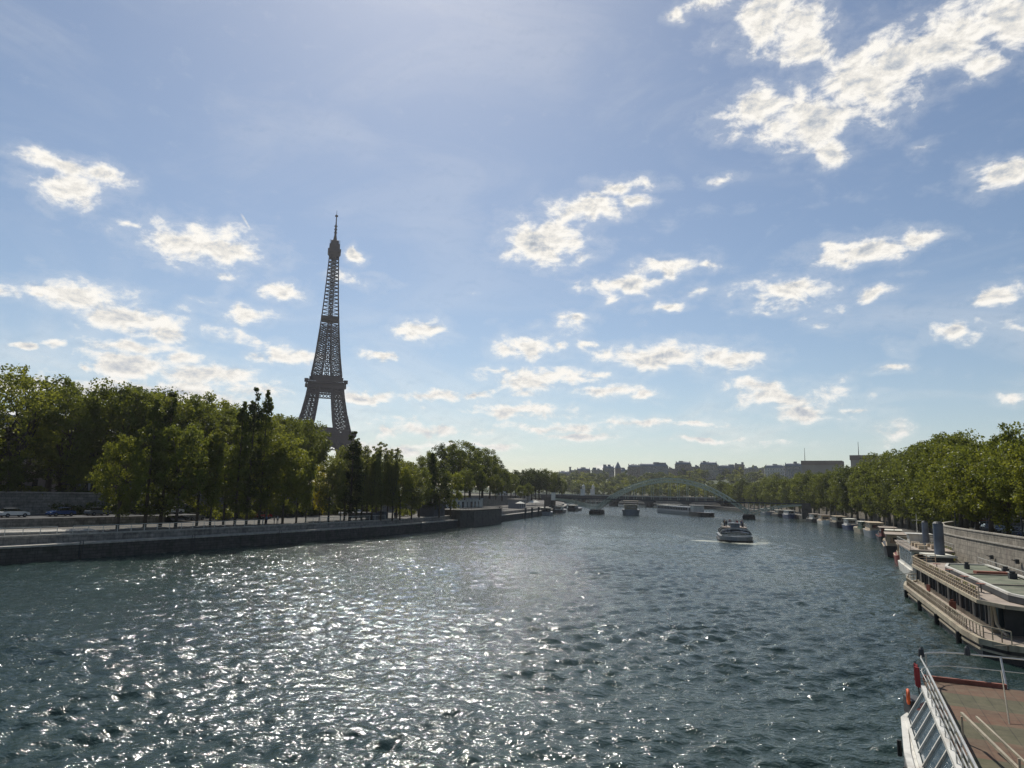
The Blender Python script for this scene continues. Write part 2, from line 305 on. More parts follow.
class Line:
    """smoothed polyline in plan with outward normals"""
    def __init__(s, pts, side, step=4., it=3):
        p = np.array(pts, float)
        for _ in range(it):
            q = [p[0]]
            for a, b in zip(p[:-1], p[1:]): q += [a*.75+b*.25, a*.25+b*.75]
            q.append(p[-1]); p = np.array(q)
        L = np.r_[0, np.cumsum(np.hypot(*np.diff(p, axis=0).T))]
        n = max(2, int(L[-1]/step)); s.S = np.linspace(0, L[-1], n); s.X = np.interp(s.S, L, p[:, 0]); s.Y = np.interp(s.S, L, p[:, 1])
        dx, dy = np.gradient(s.X), np.gradient(s.Y); d = np.hypot(dx, dy); s.nx, s.ny = side*dy/d, -side*dx/d
        s.tx, s.ty = dx/d, dy/d
    def at(s, S, off=0.):
        f = lambda a: float(np.interp(S, s.S, a))
        return Vector((f(s.X)+off*f(s.nx), f(s.Y)+off*f(s.ny), 0))
    def ang(s, S): return math.atan2(float(np.interp(S, s.S, s.ty)), float(np.interp(S, s.S, s.tx)))
    def s_of_y(s, y): return float(np.interp(y, s.Y[:int(np.argmax(s.Y))+1], s.S[:int(np.argmax(s.Y))+1]))
    def strip(s, prof, S0=None, S1=None):
        """prof: list of (offset, z) or callable(S)->list ; returns MB with uv in metres"""
        mb = MB(); uv = []
        S0 = s.S[0] if S0 is None else S0; S1 = s.S[-1] if S1 is None else S1
        ss = [S0]+[x for x in s.S if S0+.5 < x < S1-.5]+[S1]
        n = None
        for S in ss:
            pr_ = prof(S) if callable(prof) else prof
            n = len(pr_); q = 0; last = None
            for off, z in pr_:
                if last: q += math.hypot(off-last[0], z-last[1])
                last = (off, z); p = s.at(S, off); mb.v.append((p.x, p.y, z)); uv.append((S, q))
        for j in range(len(ss)-1):
            for i in range(n-1):
                a = j*n+i; mb.f.append((a, a+1, a+1+n, a+n))
        mb.n = n; mb.m = len(ss); mb.uv = uv
        return mb
    def wall(s, o0, o1, z0, z1, S0=None, S1=None):
        mb = s.strip([(o0, z0), (o0, z1), (o1, z1), (o1, z0), (o0, z0)], S0, S1)
        n = mb.n; a = 0; b = (mb.m-1)*n
        mb.f += [(a, a+1, a+2, a+3), (b+3, b+2, b+1, b)]
        return mb
def clr(o, kind='structure'): o['kind'] = kind; return o
# ------------------------------------------------------------------ river banks (plan, metres; camera stands on the bridge at 0,0)
LB = Line([(-160, -60), (-104, 30), (-66.6, 94.6), (-52.5, 122.4), (-37.9, 152.3), (-19.2, 199.5), (4.6, 293), (26, 393), (38, 480), (46, 560), (44, 660), (28, 760), (-30, 880), (-140, 1000)], -1)
RB = Line([(11, -60), (36.5, 20), (55, 78.4), (64.5, 108), (76, 134), (90, 160), (104, 188), (115, 218), (131, 267), (148, 335), (160, 402), (173, 480), (184, 560), (184, 650), (160, 730), (107, 800), (20, 890), (-110, 1000)], 1)
sL = lambda y: LB.s_of_y(y)
sR = lambda y: RB.s_of_y(y)

# water ------------------------------------------------------------
def water():
    th = np.concatenate([np.linspace(-86, -41, 60)[:-1], np.linspace(-41, 41, 780), np.linspace(41, 86, 60)[1:]])*math.pi/180
    rad = np.concatenate([np.linspace(1.5, 16, 22)[:-1], np.geomspace(16, 420, 900)[:-1], np.geomspace(420, 1500, 120)])
    A, Q = np.meshgrid(th, rad); X = Q*np.sin(A); Y = Q*np.cos(A); Z = np.zeros_like(X)
    step = np.gradient(rad)[:, None]*np.ones_like(X); step = np.maximum(step, Q*.0017)
    g = np.random.default_rng(3)
    wind = R(-78)                     # waves run mostly up the river towards the bridge, slightly from the left
    # gust pattern that makes rougher and calmer patches
    gust = np.zeros_like(X)
    for _ in range(10):
        l = g.uniform(9, 60); a = g.uniform(0, 2*math.pi); gust += np.sin((X*math.cos(a)+Y*math.sin(a))*2*math.pi/l+g.uniform(0, 6.28))
    gust = np.clip(1+.13*gust, .5, 1.6)
    for k in range(84):
        l = float(np.exp(g.uniform(math.log(.5), math.log(4.6)))); a = wind+g.normal(0, .62 if l < 3 else .45)
        amp = .0062*(l**.95 if l < 2.2 else 2.2**.95*(l/2.2)**.15)*g.uniform(.6, 1.25)
        K = 2*math.pi/l; ph = K*(X*math.cos(a)+Y*math.sin(a))+g.uniform(0, 6.28)+.5*np.sin(X*.11+k)+.5*np.cos(Y*.09+2*k)
        fade = np.clip((l/step-2.6)/3., 0, 1)
        s_ = np.sin(ph); Z += amp*fade*gust*(s_+.28*np.cos(2*ph))
        X += -.55*amp*fade*math.cos(a)*np.cos(ph); Y += -.55*amp*fade*math.sin(a)*np.cos(ph)
    nr, nt = X.shape; V = np.stack([X, Y, Z], -1).reshape(-1, 3)
    i = np.arange(nr-1)[:, None]*nt+np.arange(nt-1)[None]; F_ = np.stack([i, i+1, i+nt+1, i+nt], -1).reshape(-1, 4)[:, ::-1]
    o = npmesh('river_water', V, F_, 'water'); o.data.polygons.foreach_set('use_smooth', np.ones(len(F_), bool))
    # foam left by the boats
    x, y = V[:, 0], V[:, 1]; foam = np.zeros(len(V), np.float32)
    def blob(cx, cy, a, rl, rw, s_=1.):
        nonlocal foam
        u = (x-cx)*math.cos(a)+(y-cy)*math.sin(a); v = -(x-cx)*math.sin(a)+(y-cy)*math.cos(a)
        foam = np.maximum(foam, s_*np.clip(1.25-np.sqrt((u/rl)**2+(v/rw)**2), 0, 1))
    for b_ in WAKES: blob(*b_)
    at_ = o.data.attributes.new('foam', 'FLOAT', 'POINT'); at_.data.foreach_set('value', foam.astype(np.float32))
    return clr(o)
m_ = bpy.data.materials.new('water'); m_.use_nodes = True; t = NT(m_.node_tree); t.n.clear(); MATS['water'] = m_
out = t.new('ShaderNodeOutputMaterial'); b = t.new('ShaderNodeBsdfPrincipled')
geo = t.new('ShaderNodeNewGeometry').outputs['Position']
mp = t.new('ShaderNodeMapping', {'Vector': geo, 'Scale': (1., 1.5, 1.), 'Rotation': (0, 0, R(14))}).outputs[0]
c = t.mix(t.ramp(t.noise(geo, .03, 4., .6), .3, .7), (.017, .034, .030), (.027, .048, .040))
t.l.new(c, b.inputs['Base Color']); b.inputs['Roughness'].default_value = .08; b.inputs['IOR'].default_value = 1.33; b.inputs['Specular IOR Level'].default_value = .5
h1 = t.noise(mp, 1.9, 3., .55, .4); h2 = t.noise(mp, 5.5, 2., .5, .3)
hs = t.math('ADD', t.math('MULTIPLY', h1, .15), t.math('MULTIPLY', h2, .030))
bp = t.new('ShaderNodeBump', {'Height': hs, 'Strength': 1., 'Distance': 1.}); t.l.new(bp.outputs[0], b.inputs['Normal'])
fo = t.new('ShaderNodeBsdfDiffuse', {'Color': (.62, .62, .52, 1)})
fa = t.new('ShaderNodeAttribute', attribute_name='foam').outputs['Fac']
fm = t.ramp(t.math('ADD', fa, t.math('MULTIPLY', t.noise(geo, 1.1, 5., .7), .9)), .7, 1.4, 0., .8)
fm = t.math('MULTIPLY', fm, t.math('GREATER_THAN', fa, .01))
mx = t.new('ShaderNodeMixShader', {0: fm}); t.l.new(b.outputs[0], mx.inputs[1]); t.l.new(fo.outputs[0], mx.inputs[2]); t.l.new(mx.outputs[0], out.inputs[0])
# wakes: x, y, heading, half length, half width, strength
WAKES = [(57.0, 171, 0.1, 6, 5, .7), (62, 175, 1.1, 9, 3.5, .55), (51.5, 176, 1.9, 7, 3.5, .55), (67, 195, 1.25, 26, 3, .4), (47, 195, 1.5, 26, 3, .35), (56, 192, 1.9, 30, 6, .35), (49, 178, 1.3, 3.5, 5, .8), (66, 185, 1.3, 18, 3, .4), (63, 240, 1.35, 55, 5, .25),
         (110, 376, .2, 8, 4, .55), (102, 400, 1.65, 40, 7.5, .35), (68, 398, 1.4, 22, 7, .4), (60, 430, 1.4, 60, 12, .2)]
water()

# left bank --------------------------------------------------------
ZQ, ZP, ZU = 2.3, 3.5, 8.0          # landing ledge, port, street on the left bank
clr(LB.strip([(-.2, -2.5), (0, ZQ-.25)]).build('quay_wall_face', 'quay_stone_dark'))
clr(LB.wall(-.12, 1.9, ZQ-.25, ZQ).build('quay_ledge', 'quay_coping'))
clr(LB.strip([(1.9, ZQ-.3), (2.0, ZP-.2)]).build('port_wall_face', 'quay_stone'))
clr(LB.wall(1.92, 2.6, ZP-.2, ZP+.02).build('port_coping', 'quay_coping'))
def offw(S):
    a, b_ = sL(120), sL(160)          # upper wall stands further back upstream
    return float(np.interp(S, [a, b_], [40, 26]))
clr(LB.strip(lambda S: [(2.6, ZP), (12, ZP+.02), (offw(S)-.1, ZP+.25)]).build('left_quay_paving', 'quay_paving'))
clr(LB.strip(lambda S: [(offw(S)-15, ZP+.2), (offw(S)-14, ZP+.9), (offw(S)-6, ZP+1.1), (offw(S), ZP+1.2)], sL(60), sL(132)).build('left_quay_road', 'asphalt'))
lw = LB.strip(lambda S: [(offw(S), ZP), (offw(S)+.25, 6.9), (offw(S)+.15, 6.92), (offw(S)+.15, 7.3), (offw(S)+.9, 7.3), (offw(S)+.9, ZP)]).build('upper_quay_wall', 'quay_stone')
tag(lw, 'long grey stone retaining wall behind the trees of the left quay', 'wall')
tag(LB.strip(lambda S: [(offw(S)+.9, 7.0), (offw(S)+.9, ZU+.75), (offw(S)+1.35, ZU+.75), (offw(S)+1.35, 7.0)]).build('street_parapet', 'quay_stone'), 'stone parapet along the street above the left quay', 'parapet')
tag(LB.strip(lambda S: [(offw(S)+.8, ZU+.75), (offw(S)+.8, ZU+.95), (offw(S)+1.45, ZU+.95), (offw(S)+1.45, ZU+.75)]).build('parapet_coping', 'quay_coping', lw), None)
clr(LB.strip(lambda S: [(offw(S)+1.3, ZU), (offw(S)+40, ZU+.1), (900, ZU+2)]).build('left_bank_ground', 'earth'))
clr(LB.strip(lambda S: [(offw(S)+4, ZU+.08), (offw(S)+16, ZU+.08)]).build('left_bank_street', 'asphalt'))
# low hedge bank on the wall further down

# right bank -------------------------------------------------------
ZRP, ZRU = 2.2, 6.2
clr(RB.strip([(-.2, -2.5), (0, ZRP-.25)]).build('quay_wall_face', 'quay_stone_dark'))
clr(RB.wall(-.1, .7, ZRP-.25, ZRP+.05).build('right_quay_edge', 'quay_coping'))
def offr(S): return float(np.interp(S, [sR(60), sR(114), sR(128), sR(150), sR(175), sR(260)], [1.5, 1.7, 3.6, 9, 16, 19]))
clr(RB.strip(lambda S: [(.7, ZRP), (offr(S)-.1, ZRP+.1)]).build('right_quay_paving', 'quay_paving'))
rw = RB.strip(lambda S: [(offr(S)-.5, ZRP-1), (offr(S), ZRU-.15), (offr(S)+.6, ZRU-.15), (offr(S)+.6, ZRP-1)]).build('right_quay_wall', 'quay_stone_pale')
tag(rw, 'tall pale stained stone wall of the right quay beside the restaurant boat', 'wall')
def rp(a, b_, z0, z1): return lambda S: [(offr(S)+a, z0), (offr(S)+a, z1), (offr(S)+b_, z1), (offr(S)+b_, z0)]
RB.strip(rp(-.15, .65, ZRU-.15, ZRU+.02)).build('ledge', 'quay_coping', rw)
RB.strip(rp(.05, .5, ZRU+.02, ZRU+.95)).build('parapet', 'quay_stone_pale', rw)
RB.strip(rp(-.03, .58, ZRU+.95, ZRU+1.1)).build('coping', 'quay_coping', rw)
clr(RB.strip(lambda S: [(offr(S)+.5, ZRU), (offr(S)+60, ZRU+.5), (offr(S)+260, ZRU+12), (900, ZRU+30)]).build('right_bank_ground', 'earth'))
clr(RB.strip(lambda S: [(offr(S)+4.5, ZRU+.12), (offr(S)+17, ZRU+.22)]).build('right_bank_street', 'asphalt'))

# hill behind ------------------------------------------------------
def hillz(x, y):
    d = math.hypot(x, y); a = math.degrees(math.atan2(x, y))
    top = np.interp(a, [-30, -8, 0, 3, 8, 14, 20, 26, 40], [12, 14, 20, 30, 37, 42, 47, 50, 45])
    k = np.clip((d-860)/420, 0, 1); k = k*k*(3-2*k)
    return 7.5+(top-7.5)*k
hm = MB(); xs = list(range(-1500, 2600, 60)); ys = list(range(840, 3900, 60))
for yy in ys:
    for xx in xs: hm.v.append((xx, yy, hillz(xx, yy)+2.5*math.sin(xx*.013)*math.sin(yy*.011) if yy > 900 else 5.))
for j in range(len(ys)-1):
    for i in range(len(xs)-1):
        a = j*len(xs)+i; hm.f.append((a, a+1, a+1+len(xs), a+len(xs)))
clr(hm.build('hill', 'hill_ground'))

# ------------------------------------------------------------------ trees
def leaves(cent, rad, n_per, size, g, flat=.8):
    """quads scattered through clumps; returns V,F"""
    C_ = np.repeat(cent, n_per, 0); Rr = np.repeat(rad, n_per)
    d = g.normal(size=(len(C_), 3)); d /= np.linalg.norm(d, axis=1)[:, None]
    p = C_+d*(Rr*g.uniform(.25, 1., len(C_))**.6)[:, None]*np.array([1, 1, flat])
    nrm = d*.7+g.normal(size=d.shape)*.75; nrm /= np.linalg.norm(nrm, axis=1)[:, None]
    a = np.cross(nrm, g.normal(size=d.shape)); a /= np.linalg.norm(a, axis=1)[:, None]; b_ = np.cross(nrm, a)
    s_ = (size*g.uniform(.6, 1.3, len(C_)))[:, None]
    V = np.stack([p-a*s_*.5, p-b_*s_*.34+nrm*s_*.06, p+a*s_*.55, p+b_*s_*.34+nrm*s_*.06], 1).reshape(-1, 3)
    F_ = np.arange(len(V)).reshape(-1, 4); return V, F_
def tree_meshes(kind, seed, nl=1.):
    g = np.random.default_rng(seed); rd = random.Random(seed)
    tm = MB()
    if kind in ('plane', 'low', 'loose'):      # wide crown, unit height 20
        H_, cb, cr = 20., (2.6 if kind == 'low' else 5.), 6.2; leafs, n_per, nc = .44, 62, (210 if kind == 'low' else 185)
        if kind == 'loose': nc, n_per = 105, 46
        cz = (H_+cb)/2+.3
        th0 = g.uniform(0, 6.28, 3)
        cent = []
        while len(cent) < nc:
            d = g.normal(size=3); d /= np.linalg.norm(d); rr_ = g.uniform(.35, 1.)**.5
            lump = 1+.17*math.sin(3*math.atan2(d[1], d[0])+th0[0])+.13*math.sin(2*math.asin(d[2])*2+th0[1])
            p = np.array([d[0]*cr*rr_*lump, d[1]*cr*rr_*lump, cz+d[2]*(H_-cb)/2*rr_*(1+.1*math.sin(2*math.atan2(d[1], d[0])+th0[2]))])
            if p[2] < cb-1: continue
            cent.append(p)
        cent = np.array(cent); rad = g.uniform(.75, 1.55, len(cent))
        tm.cone((0, 0, -.3), (.15, .1, 5.5), .48, .34); limbs = [(0, 0, 5.)]
        for k in range(7):
            a = k*.9+rd.random(); e_ = rd.uniform(.5, 1.1); q = Vector((.15+math.cos(a)*2.1*e_, .1+math.sin(a)*2.1*e_, rd.uniform(8.5, 10.5)))
            tm.cone((.12, .08, rd.uniform(4.3, 5.4)), q, .24, .14, 6)
            for _ in range(3):
                j = g.integers(len(cent)); c_ = Vector(cent[j]); tm.cone(q, q.lerp(c_, .8), .12, .03, 5)
    elif kind == 'poplar':   # narrow, unit height 20
        H_ = 20.; nc = 95; leafs, n_per = .34, 55
        z = g.uniform(1.6, 19.4, nc); prof = np.interp(z, [1.5, 4, 9, 14, 17.5, 19.5], [.8, 1.5, 1.75, 1.35, .7, .15])
        a = g.uniform(0, 6.28, nc); r_ = prof*g.uniform(.2, 1., nc)**.5
        cent = np.stack([r_*np.cos(a), r_*np.sin(a), z], 1); rad = np.interp(z, [0, 14, 19.5], [.75, .65, .3])*g.uniform(.8, 1.35, nc)
        tm.cone((0, 0, -.3), (0, 0, 18), .26, .04)
        for k in range(14):
            j = g.integers(len(cent)); c_ = cent[j]; tm.cone((0, 0, max(1., c_[2]-2.2)), tuple(c_), .07, .02, 4)
    elif kind == 'feather':  # loose light poplars with separate upright tips
        nc = 170; leafs, n_per = .31, 46
        tips = [(rd.uniform(-1.9, 1.9), rd.uniform(-1.9, 1.9), rd.uniform(15, 20)) for _ in range(7)]
        cent = []
        for k in range(nc):
            t_ = tips[k % 7]; f = g.uniform(.12, 1.)
            cent.append((t_[0]*f**.7+g.normal()*.25, t_[1]*f**.7+g.normal()*.25, 2+f*(t_[2]-2)))
        cent = np.array(cent); rad = np.interp(cent[:, 2], [2, 12, 20], [1.1, .75, .28])*g.uniform(.8, 1.2, nc)
        tm.cone((0, 0, -.3), (0, 0, 7), .2, .14)
        for t_ in tips: tm.cone((0, 0, 3.5), (t_[0]*.6, t_[1]*.6, t_[2]*.6), .1, .05, 5); tm.cone((t_[0]*.6, t_[1]*.6, t_[2]*.6), t_, .05, .01, 4)
    elif kind == 'young':    # light roundish maple with a clear stem, unit height 12
        nc = 115; leafs, n_per = .33, 48; cent = []
        while len(cent) < nc:
            d = g.normal(size=3); d /= np.linalg.norm(d); rr_ = g.uniform(.2, 1.)**.5
            cent.append((d[0]*3.1*rr_, d[1]*3.1*rr_, 6.9+d[2]*5.3*rr_+.4*math.sin(5*d[0])))
        cent = np.array(cent); rad = g.uniform(.45, 1.0, nc)
        tm.cone((0, 0, -.2), (.1, 0, 4.4), .2, .13)
        for k in range(9):
            j = g.integers(len(cent)); tm.cone((.1, 0, rd.uniform(3.2, 5.)), tuple(cent[j]), .07, .02, 4)
    elif kind == 'far':      # distant round tree, unit height 14
        nc = 42; leafs, n_per = 1.0, 26; cent = []
        while len(cent) < nc:
            d = g.normal(size=3); d /= np.linalg.norm(d); rr_ = g.uniform(.3, 1.)**.5
            cent.append((d[0]*4.8*rr_*(1+.2*math.sin(3*d[1]+seed)), d[1]*4.8*rr_, 8.4+d[2]*5.2*rr_))
        cent = np.array(cent); rad = g.uniform(.9, 1.7, nc)
        tm.cone((0, 0, -2.), (0, 0, 8), .35, .2, 5)
    elif kind == 'bush':
        nc = 16; leafs, n_per = .25, 60
        cent = np.stack([g.uniform(-1.6, 1.6, nc), g.uniform(-.8, .8, nc), g.uniform(.3, 1.5, nc)], 1); rad = g.uniform(.35, .7, nc)
        for k in range(5): tm.cone((g.uniform(-1, 1), 0, -.1), tuple(cent[k]), .05, .02, 4)
    V, F_ = leaves(cent, rad, int(n_per*nl), leafs, g)
    return V, F_, tm
PROTO = {}
def proto(kind, seed, nl=1.):
    k = (kind, seed)
    if k not in PROTO:
        V, F_, tm = tree_meshes(kind, seed, nl)
        o = npmesh('crown', V, F_, 'leaf_plane'); col.objects.unlink(o); cm = o.data
        bpy.data.objects.remove(o)
        o = tm.build('trunk', 'bark', smooth=True); tmn = o.data; col.objects.unlink(o); bpy.data.objects.remove(o)
        PROTO[k] = (cm, tmn)
    return PROTO[k]
VAR = {}
def tree(name, kind, seed, loc, h, wd, label, group, leaf='leaf_plane', bark='bark', rz=None, lean=0., cat='tree'):
    """h: height in metres, wd: width factor"""
    cm, tmn = proto(kind, seed)
    key = (kind, seed, leaf, bark)
    if key not in VAR:
        a, b_ = cm.copy(), tmn.copy(); a.materials[0] = MATS[leaf]; b_.materials[0] = MATS[bark]; VAR[key] = (a, b_)
    a, b_ = VAR[key]
    unit = {'plane': 20.7, 'low': 20.7, 'loose': 20.7, 'poplar': 20., 'feather': 20.4, 'young': 12.6, 'far': 14.5, 'bush': 2.}[kind]
    root = empty(name, loc, random.uniform(0, 6.28) if rz is None else rz, label, cat, group)
    k = h/unit; root.scale = (k*wd, k*wd, k); root.rotation_euler.x = lean
    o = bpy.data.objects.new('crown', a); col.objects.link(o); o.parent = root
    o = bpy.data.objects.new('trunk', b_); col.objects.link(o); o.parent = root
    return root
SIDE = lambda y, off, bank: (LB if bank == 'L' else RB).at((sL if bank == 'L' else sR)(y), off)
def px(p):                      # bearing of a point from the bridge, only used to count things from left to right in labels
    return math.atan2(p[0], p[1])

# tall plane trees on the left street, two rows
k = 0; items = []
for row, (off0, hh) in enumerate(((46, 24.5), (60, 26.5))):
    for i in range(17):
        y = 64+row*5+i*8.7
        S = sL(60)+(i*9.0+row*4) if False else None
        yy = y
        so = float(np.interp(yy, [60, 120, 160, 230], [0, 0, -9, -13]))
        p = SIDE(yy, off0+so+random.uniform(-1.2, 1.2), 'L'); items.append((p, hh*random.uniform(.95, 1.05), row))
for row in (0, 1):
    its = sorted([q for q in items if q[2] == row], key=lambda q: px(q[0]))
    for i, (p, h, _) in enumerate(its):
        n_ = 'leftmost' if i == 0 else ORD[i]+' from the left'
        a = math.degrees(px(p)); h2 = h
        if a > -15.4: continue
        if a < -31: h *= .92
        if a > -24: h2 = h*np.interp(a, [-24, -15], [1.0, .86])
        tree('plane_tree', 'loose' if a < -33.4 else ('low' if (i+row) % 2 else 'plane'), 11+(i*3+row) % 4, (p.x, p.y, ZU), h2, random.uniform(.92, 1.12)*(1.05 if i > 4 else .95), '%s tall plane in the %s row above the left quay' % (n_, 'front' if row == 0 else 'back'), 'plane trees above the left quay', 'leaf_plane' if (i+row) % 3 else 'leaf_bright')
for i in range(20):
    yy = 74+i*8.6; so = float(np.interp(yy, [60, 120, 160, 230], [0, 0, -8, -10])); p = SIDE(yy, 44+so, 'L'); a = math.degrees(px(p))
    if a > -7.5: continue
    q = SIDE(yy, 80+so, 'L')
    tree('small_tree', 'low', 11+(i*5) % 5, (q.x, q.y, ZU), random.uniform(11, 15), 1.5, '%s of the low trees closing the view beneath the big planes' % ORD[i], 'low trees behind the left bank street', 'leaf_dark' if i % 3 else 'leaf_plane')
    tree('shrub', 'bush', 61+i % 2, (p.x, p.y, ZU), random.uniform(2., 3.6), 2.2, '%s leafy shrub along the left street parapet' % ORD[i], 'shrubs along the left street parapet', ('leaf_dark', 'leaf_plane', 'leaf_bright')[i % 3], rz=LB.ang(sL(yy)), cat='shrub')
# understorey shrubs and smaller trees in front of the far left wall (on the street level)
for i, (x, y, h, lf) in enumerate(((-97, 128, 7, 'leaf_bright'), (-91, 131, 8, 'leaf_plane'), (-104, 139, 9, 'leaf_dark'), (-84, 140, 7.5, 'leaf_bright'), (-112, 136, 8, 'leaf_plane'))):
    tree('small_tree', 'young', 31+i % 2, (x-3, y+2, ZU), h, 1.3, ['low bright tree behind the parapet at the far left', 'low mid green tree behind the parapet left of the lone tree', 'low dark tree below the stone house at the far left', 'low bright tree behind the parapet near the lone quay tree', 'low green tree at the left edge behind the parapet'][i], None, lf)
# lone tree on the port
tree('maple_tree', 'low', 14, (-64.0, 117, ZP), 15.8, .8, 'lone full tree standing apart on the left quay in front of the ramp', None, 'leaf_bright')
# port trees: (bearing deg, distance, height, kind, leaf, width)
PT = [(-27.0, 139, 23, 'poplar', 'leaf_plane', 1.1), (-26.0, 141, 25, 'poplar', 'leaf_dark', 1.0), (-25.0, 137, 20, 'young', 'leaf_plane', .9), (-23.6, 143, 19, 'young', 'leaf_bright', .9),
      (-22.7, 142, 21, 'feather', 'leaf_bright', 1.1), (-21.8, 147, 17, 'young', 'leaf_plane', .9), (-21.0, 147, 24.5, 'poplar', 'leaf_plane', .9), (-20.2, 149, 28.3, 'poplar', 'leaf_dark', .8), (-19.3, 150, 27.6, 'poplar', 'leaf_plane', .75),
      (-18.8, 152, 18.5, 'young', 'leaf_bright', .9), (-17.6, 154, 19.5, 'young', 'leaf_bright', .9), (-16.6, 157, 17, 'young', 'leaf_bright', .85), (-15.9, 160, 19, 'feather', 'leaf_plane', .9), (-14.9, 168, 13, 'young', 'leaf_yellow', .62),
      (-14.2, 163, 16, 'young', 'leaf_poplar', .9), (-13.3, 168, 17, 'feather', 'leaf_plane', .9), (-13.0, 172, 18, 'young', 'leaf_poplar', 1.), (-12.6, 168, 21.5, 'poplar', 'leaf_dark', 1.25), (-12.1, 176, 19.5, 'feather', 'leaf_poplar', 1.1), (-11.3, 180, 20.5, 'feather', 'leaf_poplar', 1.2), (-10.6, 184, 18, 'young', 'leaf_plane', 1.), (-11.7, 171, 20.5, 'feather', 'leaf_poplar', 1.2), (-10.9, 174, 19, 'feather', 'leaf_poplar', 1.1),
      (-10.2, 177, 20, 'feather', 'leaf_poplar', .95), (-9.7, 186, 20.5, 'feather', 'leaf_poplar', 1.1), (-9.3, 180, 20, 'feather', 'leaf_poplar', 1.1), (-9.0, 190, 17, 'young', 'leaf_poplar', 1.1), (-8.7, 184, 15, 'young', 'leaf_bright', .9), (-7.8, 188, 13.5, 'young', 'leaf_poplar', 1.0), (-7.2, 196, 15, 'young', 'leaf_plane', 1.0), (-6.3, 205, 18.5, 'poplar', 'leaf_dark', 1.3), (-5.6, 205, 14.5, 'young', 'leaf_dark', 1.1), (-4.7, 214, 14.5, 'young', 'leaf_bright', 1.1)]
names = {'poplar': ('poplar', 'narrow'), 'young': ('maple_tree', 'rounded'), 'feather': ('birch_tree', 'feathery')}
tones = {'leaf_dark': 'dark', 'leaf_bright': 'bright green', 'leaf_plane': 'mid green', 'leaf_poplar': 'grey green', 'leaf_yellow': 'yellow'}
for i, (a, d, h, kd, lf, wd) in enumerate(PT):
    p = (d*math.sin(R(a)), d*math.cos(R(a)), ZP)
    lab = 'the only yellow tree, between the poplars under the iron tower' if lf == 'leaf_yellow' else '%s %s tree on the left quay, %s rightwards from the lone tree' % (names[kd][1], tones[lf], 'first' if i == 0 else ORD[i])
    tree(names[kd][0], kd, 31+(i % 3) if kd == 'young' else 41+(i % 2), p, h, wd, lab, 'trees growing on the left quay', lf)
# round planes further down the left street
GT = [(-6.6, 262, 20, 1.), (-5.4, 268, 23, 1.1), (-4.2, 262, 25, 1.15), (-3.2, 276, 24.5, 1.1), (-2.2, 290, 24, 1.1), (-1.6, 310, 22, 1.), (-8.3, 250, 15, 1.1), (-9.6, 240, 14, 1.1), (-11, 232, 13.5, 1.1), (-12.7, 225, 12.5, 1.1), (-13.8, 222, 12, 1.), (-3.6, 240, 12, .9), (-2.4, 255, 12, .9), (-1.1, 275, 11, .9)]
for i, (a, d, h, wd) in enumerate(sorted(GT)):
    tree('plane_tree', 'low' if i % 2 else 'plane', 11+i % 4, (d*math.sin(R(a)), d*math.cos(R(a)), ZU), h*.88, wd, '%s of the round trees right of the tower' % ('leftmost' if i == 0 else ORD[i]+' from the left'), 'round trees on the left bank street', 'leaf_plane' if i % 3 else 'leaf_dark')
FT = [(a, d, h) for a, d, h in ((-.6, 350, 16), (.1, 370, 14), (.5, 400, 17), (1.2, 410, 18), (1.8, 425, 19), (2.4, 430, 19), (3.0, 440, 19), (3.6, 455, 17), (2.1, 470, 19), (-.2, 420, 16), (4.2, 520, 15), (1.5, 360, 9), (.9, 350, 8))]
for i, (a, d, h) in enumerate(sorted(FT)):
    tree('plane_tree', 'plane', 11+i % 4, (d*math.sin(R(a)), d*math.cos(R(a)), ZU-1.5), h, 1.1, '%s tree at the left landing of the footbridge' % ('leftmost' if i == 0 else ORD[i]+' from the left'), 'trees at the left end of the footbridge', 'leaf_dark' if i % 2 else 'leaf_plane')

# right bank: big planes on the port, downstream of the restaurant boats
its = []
d0 = 148.; i = 0
while d0 < 640:
    its.append((SIDE(d0, 8.+random.uniform(-.8, .8), 'R'), 23.5*random.uniform(.93, 1.06)*np.interp(d0, [150, 200, 420, 640], [.98, 1.06, .98, .9]), ZRP)); d0 += np.interp(d0, [150, 640], [8.2, 14])
for i, (p, h, z) in enumerate(its):
    tree('plane_tree', 'low', 11+(i*7) % 5, (p.x, p.y, z), h*random.choice((.9, 1., 1.04)), random.uniform(.85, 1.08), '%s big plane tree of the waterside row on the right quay' % ORD[i], 'plane trees on the right quay', 'leaf_plane' if i % 4 != 1 else 'leaf_dark', 'bark_pale', lean=random.uniform(-.05, .05))
its = []; d0 = 46.
while d0 < 300:
    big = d0 > 125
    its.append((SIDE(d0, offr(sR(d0))+(2.9 if not big else 3.5), 'R'), 13.8*random.uniform(.93, 1.07) if not big else 17, ZRU)); d0 += 6.6 if d0 < 130 else 9
for i, (p, h, z) in enumerate(its):
    tree('plane_tree', 'low' if i % 2 else 'plane', 11+(i+1) % 4, (p.x, p.y, z), h, random.uniform(.95, 1.2), '%s bright green tree in the row just behind the right parapet' % ORD[i], 'trees behind the right parapet', 'leaf_bright' if i % 2 else 'leaf_plane', 'bark')
its = []; d0 = 60.
while d0 < 330:
    its.append((SIDE(d0, offr(sR(min(d0, 160)))+24+random.uniform(-1.5, 1.5), 'R'), 19.5*random.uniform(.92, 1.1) if d0 > 78 else 16, ZRU)); d0 += 9.6
for i, (p, h, z) in enumerate(its):
    tree('plane_tree', 'plane', 11+(i+2) % 4, (p.x, p.y, z), h, 1.1, '%s tall tree of the back row across the right bank street' % ORD[i], 'back row trees on the right bank', 'leaf_plane', 'bark')

